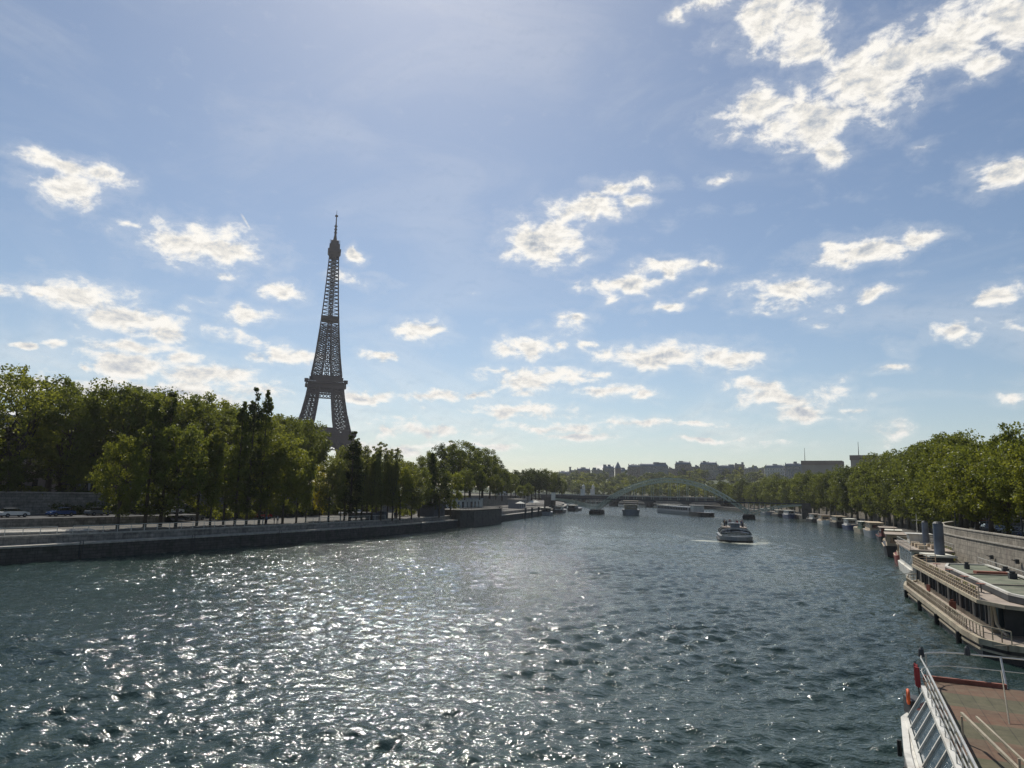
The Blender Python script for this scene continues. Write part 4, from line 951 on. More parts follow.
    mb = MB(); mb.prism(ro[::-1], 3.6, 4.15); rf = mb.build('roof', 'roof_membrane', root)
    mb = MB()
    for a, b_ in zip(ro, ro[1:]+ro[:1]): mb.bar((*a, 4.2), (*b_, 4.2), .26, .16)
    mb.build('roof_edge', 'white_paint', rf)
    mb = MB()
    for a, b_ in zip(ro[:3], ro[1:4]): mb.bar((a[0], a[1]+.06, 3.88), (b_[0], b_[1]+.06, 3.88), .12, .42)
    mb.build('clerestory', 'steel_dark', rf)
    for x in (12, 21): mb = MB(); mb.bar((x, -3.2, 4.21), (x+1., -W_+.6, 4.21), .12, .1); mb.build('roof_seam', 'deck_beige', rf)
    for x, y, s_ in ((27.5, -4.6, .45), (19., -6.5, .6), (15.4, -7.1, .65), (24.2, -7.2, .55)):
        mb = MB(); mb.box((x, y, 4.4), (s_, s_, .5)); mb.cone((x, y, 4.62), (x, y, 4.85), s_*.35, s_*.45, 8); mb.build('vent', 'steel_dark', rf)
    mb = MB(); mb.box((22.5, -5.6, 4.3), (.8, 2.8, .25), .15); mb.build('planter', 'roof_red', rf)
    mb = MB(); mb.bar((6, -W_+.9, 4.35), (32, -W_+.9, 4.35), .35, .1); mb.bar((3, -W_+.2, 3.9), (36, -W_+.2, 3.9), .3, .15); mb.build('gutter', 'white_paint', rf)
    mb = MB(); rail(mb, [(2.5, -W_, 3.6), (40, -W_, 3.6)], 1.0, 2.2, .07, .06); mb.build('quay_side_railing', 'steel_rail', root)
    return root
restaurant_boat()
# lounge furniture on its walkway
def seat(x, y, rz, label):
    root = empty('deck_chair', (x, y, 1.12), rz, label, 'chair', 'chairs on the restaurant boat walkway')
    mb = MB(); mb.box((0, 0, .42), (.55, .55, .1)); mb.build('seat', 'roof_red', root)
    mb = MB(); mb.box((-.25, 0, .75), (.08, .55, .6)); mb.build('backrest', 'roof_red', root)
    for a in (-.22, .22):
        for b_ in (-.22, .22): mb = MB(); mb.bar((a, b_, 0), (a, b_, .4), .05); mb.build('leg', 'steel_dark', root)
ax = math.atan2(46, 18.2); ux, uy = math.cos(ax), math.sin(ax)
bp_ = lambda s_, t_: (33.2+ux*s_-uy*t_, 50.6+uy*s_+ux*t_)
for i, (s_, lab) in enumerate(((16, 'nearest red brown chair on the boat walkway by the railing'), (17.3, 'second red brown chair on the boat walkway by the railing'), (29, 'third red brown chair on the boat walkway by the railing'), (39.5, 'red brown chair at the far rounded end of the boat walkway'))):
    seat(*bp_(s_, -1.0 if s_ < 39 else -2.6), ax+i, lab)
def planter(s_, lab):
    x, y = bp_(s_, -1.45); root = empty('planter_box', (x, y, 3.6), ax, lab, 'planter', 'planters along the upper deck railing')
    mb = MB(); mb.box((0, 0, .22), (.9, .32, .44)); mb.build('box', 'wood_deck', root)
    V, F_ = leaves(np.array([(-.3, 0, .55), (0, 0, .6), (.3, 0, .55)]), np.array([.2, .22, .2]), 40, .1, np.random.default_rng(int(s_*10))); npmesh('plants', V, F_, 'leaf_bright', root)
for i, s_ in enumerate((9.5, 12.2, 15.5, 18.1, 21.6, 25, 28.4, 32.5)): planter(s_, '%s planter box inside the upper deck railing of the restaurant boat' % ORD[i])
def tableset(s_, t_, rz, lab):
    x, y = bp_(s_, t_); root = empty('round_table', (x, y, 3.6), rz, lab, 'table', 'tables on the upper deck walkway')
    mb = MB(); mb.cone((0, 0, .7), (0, 0, .74), .36, .36, 12); mb.build('tabletop', 'roof_red', root)
    mb = MB(); mb.cone((0, 0, 0), (0, 0, .7), .05, .04, 6); mb.cone((0, 0, 0), (0, 0, .05), .24, .2, 10); mb.build('leg', 'steel_dark', root)
for i, s_ in enumerate((11, 17, 23.5, 30)): tableset(s_, -2.3, i, '%s small round table on the upper walkway of the restaurant boat' % ORD[i])
# pontoon with pale blue panels at the right edge
root = empty('landing_pontoon', (*bp_(-2.2, -8.0), 0), ax, 'pontoon with pale blue panels between the two big boats at the right edge', 'pontoon')
mb = MB(); mb.box((-2, 0, .3), (9, 6, 1.2)); mb.build('float', 'hull_grey', root)
for i in range(4): mb = MB(); mb.box((2.5-i*2.2-1, 3.0, 1.9), (2.0, .1, 2.0)); mb.build('panel', 'glass_panel_pale', root)
for i in range(2): mb = MB(); mb.box((2.6, 1.7-i*2.4, 1.9), (.1, 2.2, 2.0)); mb.build('panel', 'glass_panel_pale', root)
mb = MB(); mb.bar((2.6, 3, 3.), (-6.4, 3, 3.), .14); mb.bar((2.6, 3, 3.), (2.6, -3, 3.), .14)
for i in range(5): mb.bar((2.6-i*2.2, 3, .9), (2.6-i*2.2, 3, 3.), .12)
mb.build('frame', 'white_paint', root)
# second white boat beyond
root = empty('white_saloon_boat', (58.3, 98.5, 0), math.atan2(19, 8.3), 'white two storey boat with a row of tall windows beyond the restaurant boat', 'boat')
mb = MB(); hullmesh(mb, 22, 5.4, 1.4, -.6, .2, .05, .92); h_ = mb.build('hull', 'white_paint', root)
for v in (0,): pass
mb = MB(); mb.box((9, 0, 2.75), (17, 4.8, 2.7)); mb.build('saloon', 'white_paint', root)
wm = None
for i in range(8):
    for sy in (1,):
        mb = MB(); mb.box((1.8+i*2.0, sy*2.42, 2.85), (1.3, .06, 1.9)); mb.build('window', 'window_glass', root)
for i in range(3): mb = MB(); mb.box((.47, -1.5+i*1.5, 2.85), (.06, 1.2, 1.9)); mb.build('window', 'window_glass', root)
mb = MB(); mb.box((9, 0, 4.2), (18.5, 5.4, .22)); rf = mb.build('roof_deck', 'deck_beige', root)
mb = MB(); rail(mb, [(0, 2.6, 4.3), (18, 2.6, 4.3), (18, -2.6, 4.3), (0, -2.6, 4.3), (0, 2.6, 4.3)], .95, 1.6, .06, .05); mb.build('railing', 'steel_rail', rf)
mb = MB(); mb.box((14, 0, 5.1), (3.4, 2.8, 1.5)); mb.box((14, 0, 5.95), (4.2, 3.6, .12)); mb.build('wheelhouse', 'white_paint', root)
for i in range(5): mb = MB(); mb.box((1.8+i*2., .9-(i % 2)*1.8, 4.6), (1.1, 1.1, .55)); mb.build('table_set', 'canvas_tan', root)
mb = MB(); mb.bar((15, 0, 5.9), (15, 0, 9), .1, n=6); mb.bar((15, -.7, 8), (15, .7, 8), .06); mb.build('mast', 'white_paint', root)
# mooring piles
for x, y, z, r_, lab in ((57.0, 94.6, 8.1, .62, 'tall blue grey mooring pile beside the restaurant boat roof'), (63.4, 108.5, 7.8, .45, 'second blue grey mooring pile just behind the tall one'), (36.9, 47.0, 5.4, .4, 'mooring pile at the near end of the restaurant boat')):
    mb = MB(); mb.cone((x, y, -2), (x, y, z), r_, r_, 14); root = mb.build('mooring_pile', 'steel_blue'); tag(root, lab, 'mooring pile', 'steel mooring piles on the right bank')
    mb = MB(); mb.cone((x, y, z), (x, y, z+.25), r_*1.05, r_*.6, 14); mb.build('cap', 'steel_dark', root)
# small kiosk with white roof and hedge on the low quay
p = RB.at(sR(94), -3.2)
root = empty('quay_kiosk', (p.x, p.y, 1.2), RB.ang(sR(94)), 'small floating kiosk with a flat white roof at the foot of the right quay wall', 'kiosk')
mb = MB(); mb.box((0, 0, 1.3), (4.6, 2.4, 2.6)); mb.build('body', 'steel_dark', root)
mb = MB(); mb.box((0, 0, 2.75), (5.6, 3.2, .22)); mb.build('roof', 'canvas_white', root)
mb = MB(); mb.box((0, 0, -.6), (6.4, 3.4, 1.2)); mb.build('float', 'hull_black', root)
mb = MB(); mb.box((-2.33, 0, 1.2), (.06, 1.4, 1.9)); mb.build('window', 'window_glass_blue', root)
for d_, lab in ((112, 'clipped bright hedge along the quay wall behind the kiosk'), (106, 'second bright hedge along the quay wall nearer the kiosk')):
    p = RB.at(sR(d_), .4); tree('hedge', 'bush', 61, (p.x, p.y, ZRP), 2.7, .9, lab, 'hedges at the foot of the quay wall', 'leaf_bright', rz=RB.ang(sR(d_)), cat='hedge')
for d_, z_ in ((80, 4.6), (88, 4.4)):
    p = RB.at(sR(d_), offr(sR(d_))-.5); mb = MB(); mb.box((p.x, p.y, z_), (.35, .35, .5), RB.ang(sR(d_))); mb.bar((p.x, p.y, z_), (p.x-.6, p.y, z_+.2), .08)
    tag(mb.build('wall_lamp', 'steel_dark'), '%s dark lamp bracket on the right quay wall' % ('nearer' if d_ == 80 else 'farther'), 'lamp')

# ------------------------------------------------------------------ near boat at the bottom right
def near_boat():
    axn = math.atan2(.905, .425); root = empty('tour_boat', (18.0, 31.7, 0), axn, 'near boat at the bottom right with a red and green chequered deck', 'boat')
    # local x forward(away), origin at the far left deck corner; y=0 left deck edge, negative to the right
    W_ = 9.; Lb = -26.
    mb = MB(); n = 10
    lo = [(Lb, 1.1), (-6, 1.1), (-1.5, .9), (.8, .1), (2.0, -1.6), (2.5, -4.5), (2.0, -7.4), (.8, -9.1), (-1.5, -9.9), (-6, -10.1), (Lb, -10.1)]
    wl = [(x-(.5 if x > 0 else 0), -4.5+(y+4.5)*.9) for x, y in lo]
    mb.loft([[(x, y, -.7) for x, y in wl], [(x, y, 1.2) for x, y in lo], [(x, y, 2.0) for x, y in lo], [(x*1.-.02, -4.5+(y+4.5)*.975, 2.06) for x, y in lo]]); mb.build('hull', 'white_paint', root, smooth=False)
    mb = MB()
    for a, b_ in zip(lo[:-1], lo[1:]): mb.bar((a[0], a[1], 2.05), (b_[0], b_[1], 2.05), .22, .16)
    mb.build('gunwale', 'white_paint', root)
    mb = MB()
    for a, b_ in zip(lo[:-1], lo[1:]): mb.bar((a[0], a[1]+.03, .75), (b_[0], b_[1]+.03, .75), .12, .18)
    mb.build('rubbing_band', 'steel_dark', root)
    for x in (-2.2, -5.4, -9.2, -13): mb = MB(); mb.cone((x, 1.15, .8), (x, 1.15, 1.4), .09, .09, 8); mb.build('fender', 'black_rubber', root)
    # slanted glazing between gunwale and deck
    y0g, y1g = .75, .05
    mb = MB(); mb.add([(-1.6, y0g, 2.1), (Lb, y0g, 2.1), (Lb, y1g, 3.3), (-1.2, y1g, 3.3), (-1.6, y0g-.1, 2.05), (Lb, y0g-.1, 2.05), (Lb, y1g-.1, 3.25), (-1.2, y1g-.1, 3.25)], [(3, 2, 1, 0), (4, 5, 6, 7), (0, 1, 5, 4), (2, 3, 7, 6), (1, 2, 6, 5), (3, 0, 4, 7)]); gl = mb.build('slanted_window', 'window_glass_blue', root)
    mb = MB()
    for i in range(17): x = -1.6-i*1.5; mb.bar((x, y0g+.04, 2.12), (x+.1, y1g+.04, 3.32), .07)
    mb.bar((-1.2, y1g+.05, 3.33), (Lb, y1g+.05, 3.33), .16); mb.bar((-1.6, y0g+.05, 2.12), (Lb, y0g+.05, 2.12), .12)
    mb.build('window_frame', 'white_paint', gl)
    mb = MB(); mb.prism([(x, y) for x, y in ((Lb, -8.9), (-1.2, -8.9), (-1.0, -4.5), (-1.2, 0), (Lb, 0))], 2.05, 3.3); mb.build('saloon', 'steel_dark', root)
    mb = MB(); mb.prism([(Lb, -9.1), (-.2, -9.1), (0, -4.5), (-.1, .0), (Lb, .0)], 3.3, 3.42); mb.build('upper_deck', 'deck_tiles', root)
    for y_, l_ in ((-1.5, 3.), (-7.4, 3.2)): mb = MB(); mb.box((-.05, y_, 3.48), (.14, l_, .24)); mb.build('deck_kerb', 'roof_red', root)
    # railing: rounded front loop and inclined side rails
    mb = MB(); fr = [(-3.2, .1), (-1.2, .12), (-.6, .06), (-.05, -.16), (.38, -.52), (.66, -1.0), (.8, -1.6), (.84, -4.5), (.8, -7.4), (.62, -8.), (.2, -8.6), (-.4, -8.95), (-1.1, -9.05), (-3.2, -9.05)]
    for a, b_ in zip(fr[:-1], fr[1:]): mb.bar((*a, 4.5), (*b_, 4.5), .06, n=6); mb.bar((*a, 3.95), (*b_, 3.95), .035, n=5)
    for a in (fr[0], fr[3], fr[10], fr[13]): mb.bar((*a, 3.4), (*a, 4.5), .06, n=6)
    for y in (-3., -5.8): mb.bar((-.05, y, 3.4), (.8, y-.0, 4.5), .09, n=6)
    mb.build('front_railing', 'steel_rail', root)
    mb = MB(); rail(mb, [(-3.2, .1, 3.4), (Lb, .1, 3.4)], 1.1, 1.25, .06, .04, (.25, .5, .75)); mb.build('side_railing', 'steel_rail', root)
    mb = MB(); mb.bar((-8.6, -.35, 4.3), (-12.2, -1.2, 3.9), .08); mb.bar((-8.6, -.75, 4.25), (-12.2, -1.6, 3.85), .06); mb.bar((-12.2, -1.2, 3.9), (-13.2, -6.6, 3.9), .08)
    for q in ((-8.6, -.35), (-12.2, -1.2), (-12.8, -4.)): mb.bar((*q, 3.4), (*q, 4.2), .06)
    mb.build('bench_frame', 'cream_paint', root)
    mb = MB(); mb.cone((-5.6, -2.1, 3.4), (-4.2, -2.2, 4.9), .03, .02, 5); mb.build('flag_staff', 'cream_paint', root)
    for q, nm in (((.8, -1.8), 0), ((.84, -5.2), 1), ((-.6, .05), 2)): mb = MB(); mb.cone((*q, 4.45), (*q, 4.75), .13, .1, 8); mb.cone((*q, 4.75), (*q, 4.85), .1, .02, 8); mb.build('navigation_lamp', 'steel_dark' if nm != 1 else 'white_paint', root)
    mb = MB(); mb.box((-1.0, -5.3, 3.85), (1.5, .5, .9)); mb.build('locker', 'roof_red', root)
    mb = MB()
    for i in range(5): mb.box((-3.3-i*1.6, -6.4-i*.25, 3.55), (1.2, .5, .3))
    mb.build('seat_row', 'hull_grey', root)
    # dark rubber deck corner with flag
    mb = MB(); mb.box((-.7, .45, 2.4), (1.1, .5, .7), .2); mb.build('corner_box', 'steel_dark', root)
    return root
m_ = bpy.data.materials.new('deck_tiles'); m_.use_nodes = True; t = NT(m_.node_tree); t.n.clear(); MATS['deck_tiles'] = m_
out = t.new('ShaderNodeOutputMaterial'); b = t.new('ShaderNodeBsdfPrincipled', {'Roughness': .9}); t.l.new(b.outputs[0], out.inputs[0])
co = t.new('ShaderNodeTexCoord').outputs['Object']; sp = t.new('ShaderNodeSeparateXYZ', {0: co})
fx = t.math('MULTIPLY', sp.outputs[0], .5); ix = t.math('FLOOR', fx); iy = t.math('FLOOR', t.math('MULTIPLY', sp.outputs[1], 1.0))
odd = t.math('FLOORED_MODULO', t.math('ADD', ix, 100.), 2.)
jit = t.new('ShaderNodeTexWhiteNoise', {'Vector': t.new('ShaderNodeCombineXYZ', {0: t.math('FLOOR', t.math('MULTIPLY', sp.outputs[0], 1.0)), 1: iy}).outputs[0]}, noise_dimensions='2D').outputs[0]
right = t.math('LESS_THAN', t.math('ADD', sp.outputs[1], t.math('MULTIPLY', sp.outputs[0], -.22)), -3.6)
redf = t.math('MAXIMUM', odd, t.math('MULTIPLY', right, t.math('GREATER_THAN', t.math('ADD', sp.outputs[1], t.math('MULTIPLY', sp.outputs[0], -.22)), -6.)))
c = t.mix(redf, (.078, .076, .034), (.140, .066, .036))
c = t.mix(t.math('MULTIPLY', jit, .5), c, (.085, .07, .04))
bk = t.new('ShaderNodeTexBrick', {'Vector': co, 'Color1': (1, 1, 1, 1), 'Color2': (.8, .8, .8, 1), 'Mortar': (.5, .5, .5, 1), 'Scale': 1., 'Mortar Size': .02, 'Brick Width': 1., 'Row Height': .5})
c = t.mix(1., c, bk.outputs[0], 'MULTIPLY')
c = t.mix(t.ramp(t.noise(co, 2.2, 5., .65), .35, .8, 0., .5), c, (.17, .14, .085)); t.l.new(c, b.inputs['Base Color'])
near_boat()
# lifebuoy and small flag at its corner, each a thing
axn = math.atan2(.905, .425); nb = lambda s_, t_, z_: (18.0+math.cos(axn)*s_-math.sin(axn)*t_, 31.7+math.sin(axn)*s_+math.cos(axn)*t_, z_)
mb = MB(); N = 14; rings = []
for i in range(N+1):
    a = 2*math.pi*i/N; rings.append([((.36+.09*math.cos(b_))*math.cos(a), .09*math.sin(b_), (.36+.09*math.cos(b_))*math.sin(a)) for b_ in np.linspace(0, 2*math.pi, 7)[:-1]])
mb.loft(rings, caps=False); o = mb.build('lifebuoy', 'orange_ring', smooth=True); o.scale = (.72, .72, .72); o.location = nb(-1.0, .66, 2.85); o.rotation_euler = (0, 0, axn); tag(o, 'red orange lifebuoy hanging at the corner of the near boat', 'lifebuoy')
root = empty('ensign_flag', nb(-.2, .15, 2.3), axn, 'small dark and red flag drooping from its staff on the near boat', 'flag')
mb = MB(); mb.cone((0, 0, 0), (.3, .1, 1.8), .03, .02, 6); mb.build('staff', 'steel_dark', root)
mb = MB(); mb.loft([[(.28-.05*j, .1-.02*j+.05*math.sin(j*2), 1.75-j*.03), (.2-.05*j, .1-.02*j+.05*math.sin(j*2+1), 1.05-j*.05), (.18-.05*j, .13+.05*math.sin(j*2+1), 1.05-j*.05), (.26-.05*j, .13+.05*math.sin(j*2), 1.75-j*.03)] for j in range(6)]); mb.build('cloth', 'cloth_red', root)

# ------------------------------------------------------------------ moving boats
def person(loc, rz, label, top, trousers='cloth_dark', h=1.72, seated=False, group=None):
    k = h/1.72; mb = MB()
    def tube(rings, n=8): mb.loft([[(x+rx*math.cos(a), y+ry*math.sin(a), z) for a in np.linspace(0, 2*math.pi, n+1)[:-1]] for x, y, z, rx, ry in rings])
    tube([(0, .02, .82, .12, .09), (0, 0, .95, .17, .11), (0, 0, 1.12, .15, .1), (0, 0, 1.35, .2, .12), (0, 0, 1.44, .14, .09), (0, .01, 1.49, .055, .055), (0, .02, 1.54, .06, .07), (0, .02, 1.60, .085, .1), (0, .02, 1.66, .08, .095), (0, .02, 1.72, .035, .04)])
    for s_ in (-1, 1):
        tube([(s_*.22, 0, 1.40, .05, .05), (s_*.26, .01, 1.15, .042, .042), (s_*.27, .06, .90, .032, .032), (s_*.27, .08, .80, .035, .02)][::-1], 6)
        tube([(s_*.10, .12 if s_ > 0 else 0, 0, .045, .1), (s_*.10, .05 if s_ > 0 else -.05, .08, .045, .06), (s_*.1, .04*s_, .48, .06, .065), (s_*.09, 0, .88, .09, .09)], 7)
    body = mb.build('person', trousers, smooth=True); body.location = loc; body.rotation_euler = (0, 0, rz); body.scale = (k, k, k)
    tag(body, label, 'person', group)
    mb = MB(); tube([(0, 0, .93, .185, .125), (0, 0, 1.12, .17, .118), (0, 0, 1.35, .215, .135), (0, 0, 1.46, .12, .09)]); mb.build('shirt', top, body, True)
    mb = MB(); tube([(0, .025, 1.5, .06, .065), (0, .03, 1.56, .078, .088), (0, .04, 1.62, .088, .1), (0, .03, 1.68, .07, .08)]); mb.build('face', 'skin', body, True)
    return body
def canopy_boat():
    # big sightseeing boat, heading to the camera and slightly left; local x towards the bow
    root = empty('sightseeing_boat', (58.3, 184.5, 0), R(-104), 'sightseeing boat full of passengers under a low glazed canopy with white foam around it', 'boat')
    root.scale = (.9, .88, .88); L_, W_ = 24, 9.2
    mb = MB(); hullmesh(mb, L_, W_, 1.55, -.5, .22, .1, .9); h_ = mb.build('hull', 'hull_grey', root); h_.location = (-L_/2, 0, 0)
    mb = MB()
    hullmesh(mb, L_+.2, W_+.25, .5, -.45, .22, .1, .95); h_ = mb.build('waterline_band', 'hull_black', root); h_.location = (-L_/2-.1, 0, 0)
    mb = MB(); mb.box((-.5, 0, 1.75), (20, 8, .5)); mb.build('coaming', 'white_paint', root)
    # canopy: arched ribs with dark glass
    mb = MB(); rings = []
    for x, k_ in ((-10.5, .55), (-9.3, .85), (-6, 1), (2, 1.), (6.5, .85), (9.2, .5)):
        rings.append([(x, -4.05*math.cos(a), 1.9+1.75*k_*math.sin(a)**.6) for a in np.linspace(0, math.pi, 13)])
    mb.loft(rings, close=True); mb.build('canopy_glass', 'window_glass', root)
    for j in range(8):
        x = -9+j*2.4; k_ = float(np.interp(x, [-10.5, -9.3, -6, 2, 6.5, 9.2], [.55, .85, 1, 1, .85, .5])); mb = MB()
        mb.path([(x, -4.15*math.cos(a), 1.95+1.85*k_*math.sin(a)**.6) for a in np.linspace(0, math.pi, 13)], .2, 4); mb.build('canopy_rib', 'white_paint' if j % 3 == 0 else 'steel_dark', root)
    mb = MB(); mb.box((3, 0, 4.2), (3, 2.6, 1.3)); mb.box((3, 0, 4.95), (3.6, 3.2, .15)); mb.build('wheelhouse', 'hull_grey', root)
    mb = MB(); mb.box((-1.5, 0, 3.72), (13, 6.6, .14)); mb.build('top_deck', 'deck_beige', root)
    mb = MB(); rail(mb, [(5, 3.2, 3.79), (-8, 3.2, 3.79), (-8, -3.2, 3.79), (5, -3.2, 3.79)], .9, 1.1, .06, .05); mb.build('top_railing', 'steel_rail', root)
    global TB; TB = root
    mb = MB(); mb.bar((3, 0, 4.9), (3, 0, 6.8), .1); mb.bar((3, -.7, 6.2), (3, .7, 6.2), .08); mb.build('mast', 'white_paint', root)
    mb = MB(); rail(mb, [(9.2, 3.1, 1.6), (11.2, 1.6, 1.6), (11.2, -1.6, 1.6), (9.2, -3.1, 1.6)], .9, 1., .06, .05); mb.build('bow_railing', 'steel_rail', root)
    return root
canopy_boat()
bpy.context.view_layer.update()
first = {}
for i in range(24):
    lx, ly = -7.2+(i % 6)*2.0+random.uniform(-.3, .3), (-2.4, -.9, .8, 2.3)[i//6]+random.uniform(-.2, .2)
    if lx > 1.2 and abs(ly) < 1.6: continue
    q = TB.matrix_world @ Vector((lx, ly, 3.79)); tp = ('cloth_dark', 'cloth_blue', 'cloth_white', 'cloth_red', 'cloth_tan')[(i*3) % 5]
    lab_ = 'passenger in a %s top on the top deck of the sightseeing boat' % {'cloth_dark': 'dark', 'cloth_blue': 'blue', 'cloth_white': 'white', 'cloth_red': 'red', 'cloth_tan': 'tan'}[tp]
    if tp in first: o = copy_tree(first[tp]); o.location = q; o.rotation_euler = (0, 0, i*1.7); o['label'] = lab_
    else: first[tp] = person(q, i*1.7, lab_, tp, group='passengers on the sightseeing boat')
def cabin_boat(root, L_, W_, hull='hull_black', cab='white_paint', z=1.4, decks=1, roof='canvas_white', front=.62, cabh=2.2):
    mb = MB(); hullmesh(mb, L_, W_, z, -.6, .25, .08, .85, sheer=.5); h_ = mb.build('hull', hull, root); h_.location = (-L_/2, 0, 0)
    mb = MB()
    for sy in (1, -1): mb.bar((-L_/2+.5, sy*W_*.47, z+.08), (L_*.22, sy*W_*.5, z+.08), .16, .14)
    mb.build('gunwale', cab, root)
    zc = z; fl = L_*front
    for d_ in range(decks):
        mb = MB(); mb.box((-L_/2+1.5+fl/2, 0, zc+cabh/2), (fl, W_*.72, cabh)); c_ = mb.build('cabin', cab, root)
        n = max(3, int(fl/2.2))
        mb = MB(); mb.box((0, 0, 0), (fl/n*.62, .06, cabh*.45)); wo_ = mb.build('window', 'window_glass', c_); wo_.location = (-L_/2+1.5+fl*(.5)/n, W_*.36+.02, zc+cabh*.58)
        for i in range(n):
            for sy in (1, -1):
                if i == 0 and sy == 1: continue
                o = bpy.data.objects.new('window', wo_.data); col.objects.link(o); o.parent = c_; o.location = (-L_/2+1.5+fl*(i+.5)/n, sy*(W_*.36+.02), zc+cabh*.58)
        for xe in (-L_/2+1.5-.03, -L_/2+1.5+fl+.03): mb = MB(); mb.box((xe, 0, zc+cabh*.58), (.05, W_*.5, cabh*.45)); mb.build('end_window', 'window_glass', c_)
        mb = MB(); mb.box((-L_/2+1.5+fl/2, 0, zc+cabh+.08), (fl+1, W_*.82, .16)); mb.build('roof', roof, root)
        zc += cabh+.16; fl *= .72
    return zc
root = empty('river_launch', (67, 391, 0), R(-100), 'cream cabin launch with a tall open deck seen end on in mid river', 'boat')
cabin_boat(root, 17, 9.6, 'hull_grey', 'cream_paint', 2.6, 1, 'canvas_white', .7, 2.7)
mb = MB()
for sy in (-3.6, 3.6):
    for x in (-6, -2, 2): mb.bar((x, sy, 5.3), (x, sy, 7.4), .2)
mb.box((-2, 0, 7.5), (10, 8.4, .25)); mb.build('sun_awning', 'cream_paint', root)
root = empty('long_passenger_barge', (103, 420, 0), math.atan2(382-470, 111-101.), 'very long low passenger barge gliding under the footbridge arch', 'boat')
mb = MB(); hullmesh(mb, 78, 8.6, 2.0, -.6, .07, .02, .92); h_ = mb.build('hull', 'hull_grey', root); h_.location = (-39, 0, 0)
mb = MB(); hullmesh(mb, 20, 9, 2.2, -.7, .3, .02, .95); h_ = mb.build('dark_bow', 'hull_black', root); h_.location = (19.6, 0, 0)
mb = MB(); mb.box((-9, 0, 3.3), (56, 7.4, 2.7)); sa = mb.build('saloon', 'hull_grey', root)
wm = None
for i in range(19):
    for sy in (1, -1):
        if wm is None: mb = MB(); mb.box((0, 0, 0), (1.9, .06, 1.3)); o = mb.build('window', 'window_glass', sa); wm = o.data
        else: o = bpy.data.objects.new('window', wm); col.objects.link(o); o.parent = sa
        o.location = (-35.+i*2.8, sy*3.73, 3.5)
mb = MB(); mb.box((-27, 0, 4.85), (22, 8, .3)); mb.build('stern_roof', 'canvas_white', root)
mb = MB(); mb.box((21.5, 0, 3.8), (5, 6, 3.8)); mb.box((21.5, 0, 5.8), (6, 7, .2)); mb.build('wheelhouse', 'white_paint', root)
mb = MB(); rail(mb, [(18, 3.6, 4.65), (-16, 3.6, 4.65)], 1., 2.5, .08, .06); rail(mb, [(18, -3.6, 4.65), (-16, -3.6, 4.65)], 1., 2.5, .08, .06); mb.build('railing', 'steel_rail', root)

# moored small boats along the right bank (distance, length, hull, cabin, roof, decks, label)
MB_ = [(124, 10, 'hull_red', 'canvas_tan', 'deck_beige', 'short brown topped barge moored just beyond the white saloon boat', 3.6),
       (147, 19, 'hull_black', 'canvas_tan', 'deck_beige', 'black hulled barge with a tan tarpaulin deckhouse, nearest of the moored row', 4.8),
       (169, 17, 'cream_paint', 'cream_paint', 'canvas_white', 'cream cruiser with a white flat canopy, second of the moored row', 4.6),
       (191, 18, 'hull_black', 'hull_red', 'deck_beige', 'black houseboat with a red brown cabin and pale roof, third of the moored row', 5),
       (214, 20, 'hull_grey', 'canvas_tan', 'canvas_tan', 'grey barge with a tan awning, fourth of the moored row', 5),
       (238, 17, 'cream_paint', 'hull_green', 'canvas_white', 'cream hulled boat with a green cabin, fifth of the moored row', 4.5),
       (262, 16, 'hull_blue', 'white_paint', 'canvas_white', 'blue hulled boat with a white cabin, sixth of the moored row', 4.4),
       (286, 18, 'hull_black', 'cream_paint', 'canvas_tan', 'black barge with a cream cabin, seventh of the moored row', 5),
       (312, 18, 'white_paint', 'canvas_tan', 'deck_beige', 'white hulled barge with a tan cabin, eighth of the moored row', 5),
       (338, 20, 'hull_black', 'white_paint', 'deck_beige', 'black barge with a white cabin near the footbridge pier, ninth of the row', 5),
       (392, 18, 'hull_blue', 'white_paint', 'canvas_white', 'dark blue boat just beyond the footbridge on the right bank', 5),
       (424, 20, 'hull_black', 'cream_paint', 'canvas_white', 'black and cream boat far beyond the footbridge on the right bank', 5),
       (458, 20, 'hull_grey', 'white_paint', 'canvas_white', 'grey boat farthest away on the right bank', 5)]
for i, (d_, L_, hu, cb_, ro_, lab, W_) in enumerate(MB_):
    S = sR(d_); p = RB.at(S, -W_/2-.6); rz = RB.ang(S)+(math.pi if i % 2 == 0 else 0)
    root = empty('moored_boat', (p.x, p.y, 0), rz+random.uniform(-.03, .03), lab, 'boat', 'boats moored in a row along the right bank')
    zt = cabin_boat(root, L_, W_, hu, cb_, 1.5+.4*(i % 3 == 1), 1, ro_, (.5, .62, .42)[i % 3], 2.3)
    if i % 2: mb = MB(); mb.cone((L_*.2, 0, 1.5), (L_*.2, 0, 6.5), .09, .05, 6); mb.build('mast', 'cream_paint', root)
    mb = MB(); mb.box((L_*.33, 0, 1.85), (1.6, 1.2, .5)); mb.box((L_*.24, W_*.2, 1.8), (.8, .7, .4)); mb.build('deck_locker', 'canvas_tan', root)
    if i % 3 == 0:
        mb = MB(); rail(mb, [(L_*.18, W_*.4, 1.4), (L_*.36, W_*.3, 1.6), (L_*.36, -W_*.3, 1.6), (L_*.18, -W_*.4, 1.4)], .8, 1.2, .06, .05); mb.build('railing', 'steel_rail', root)
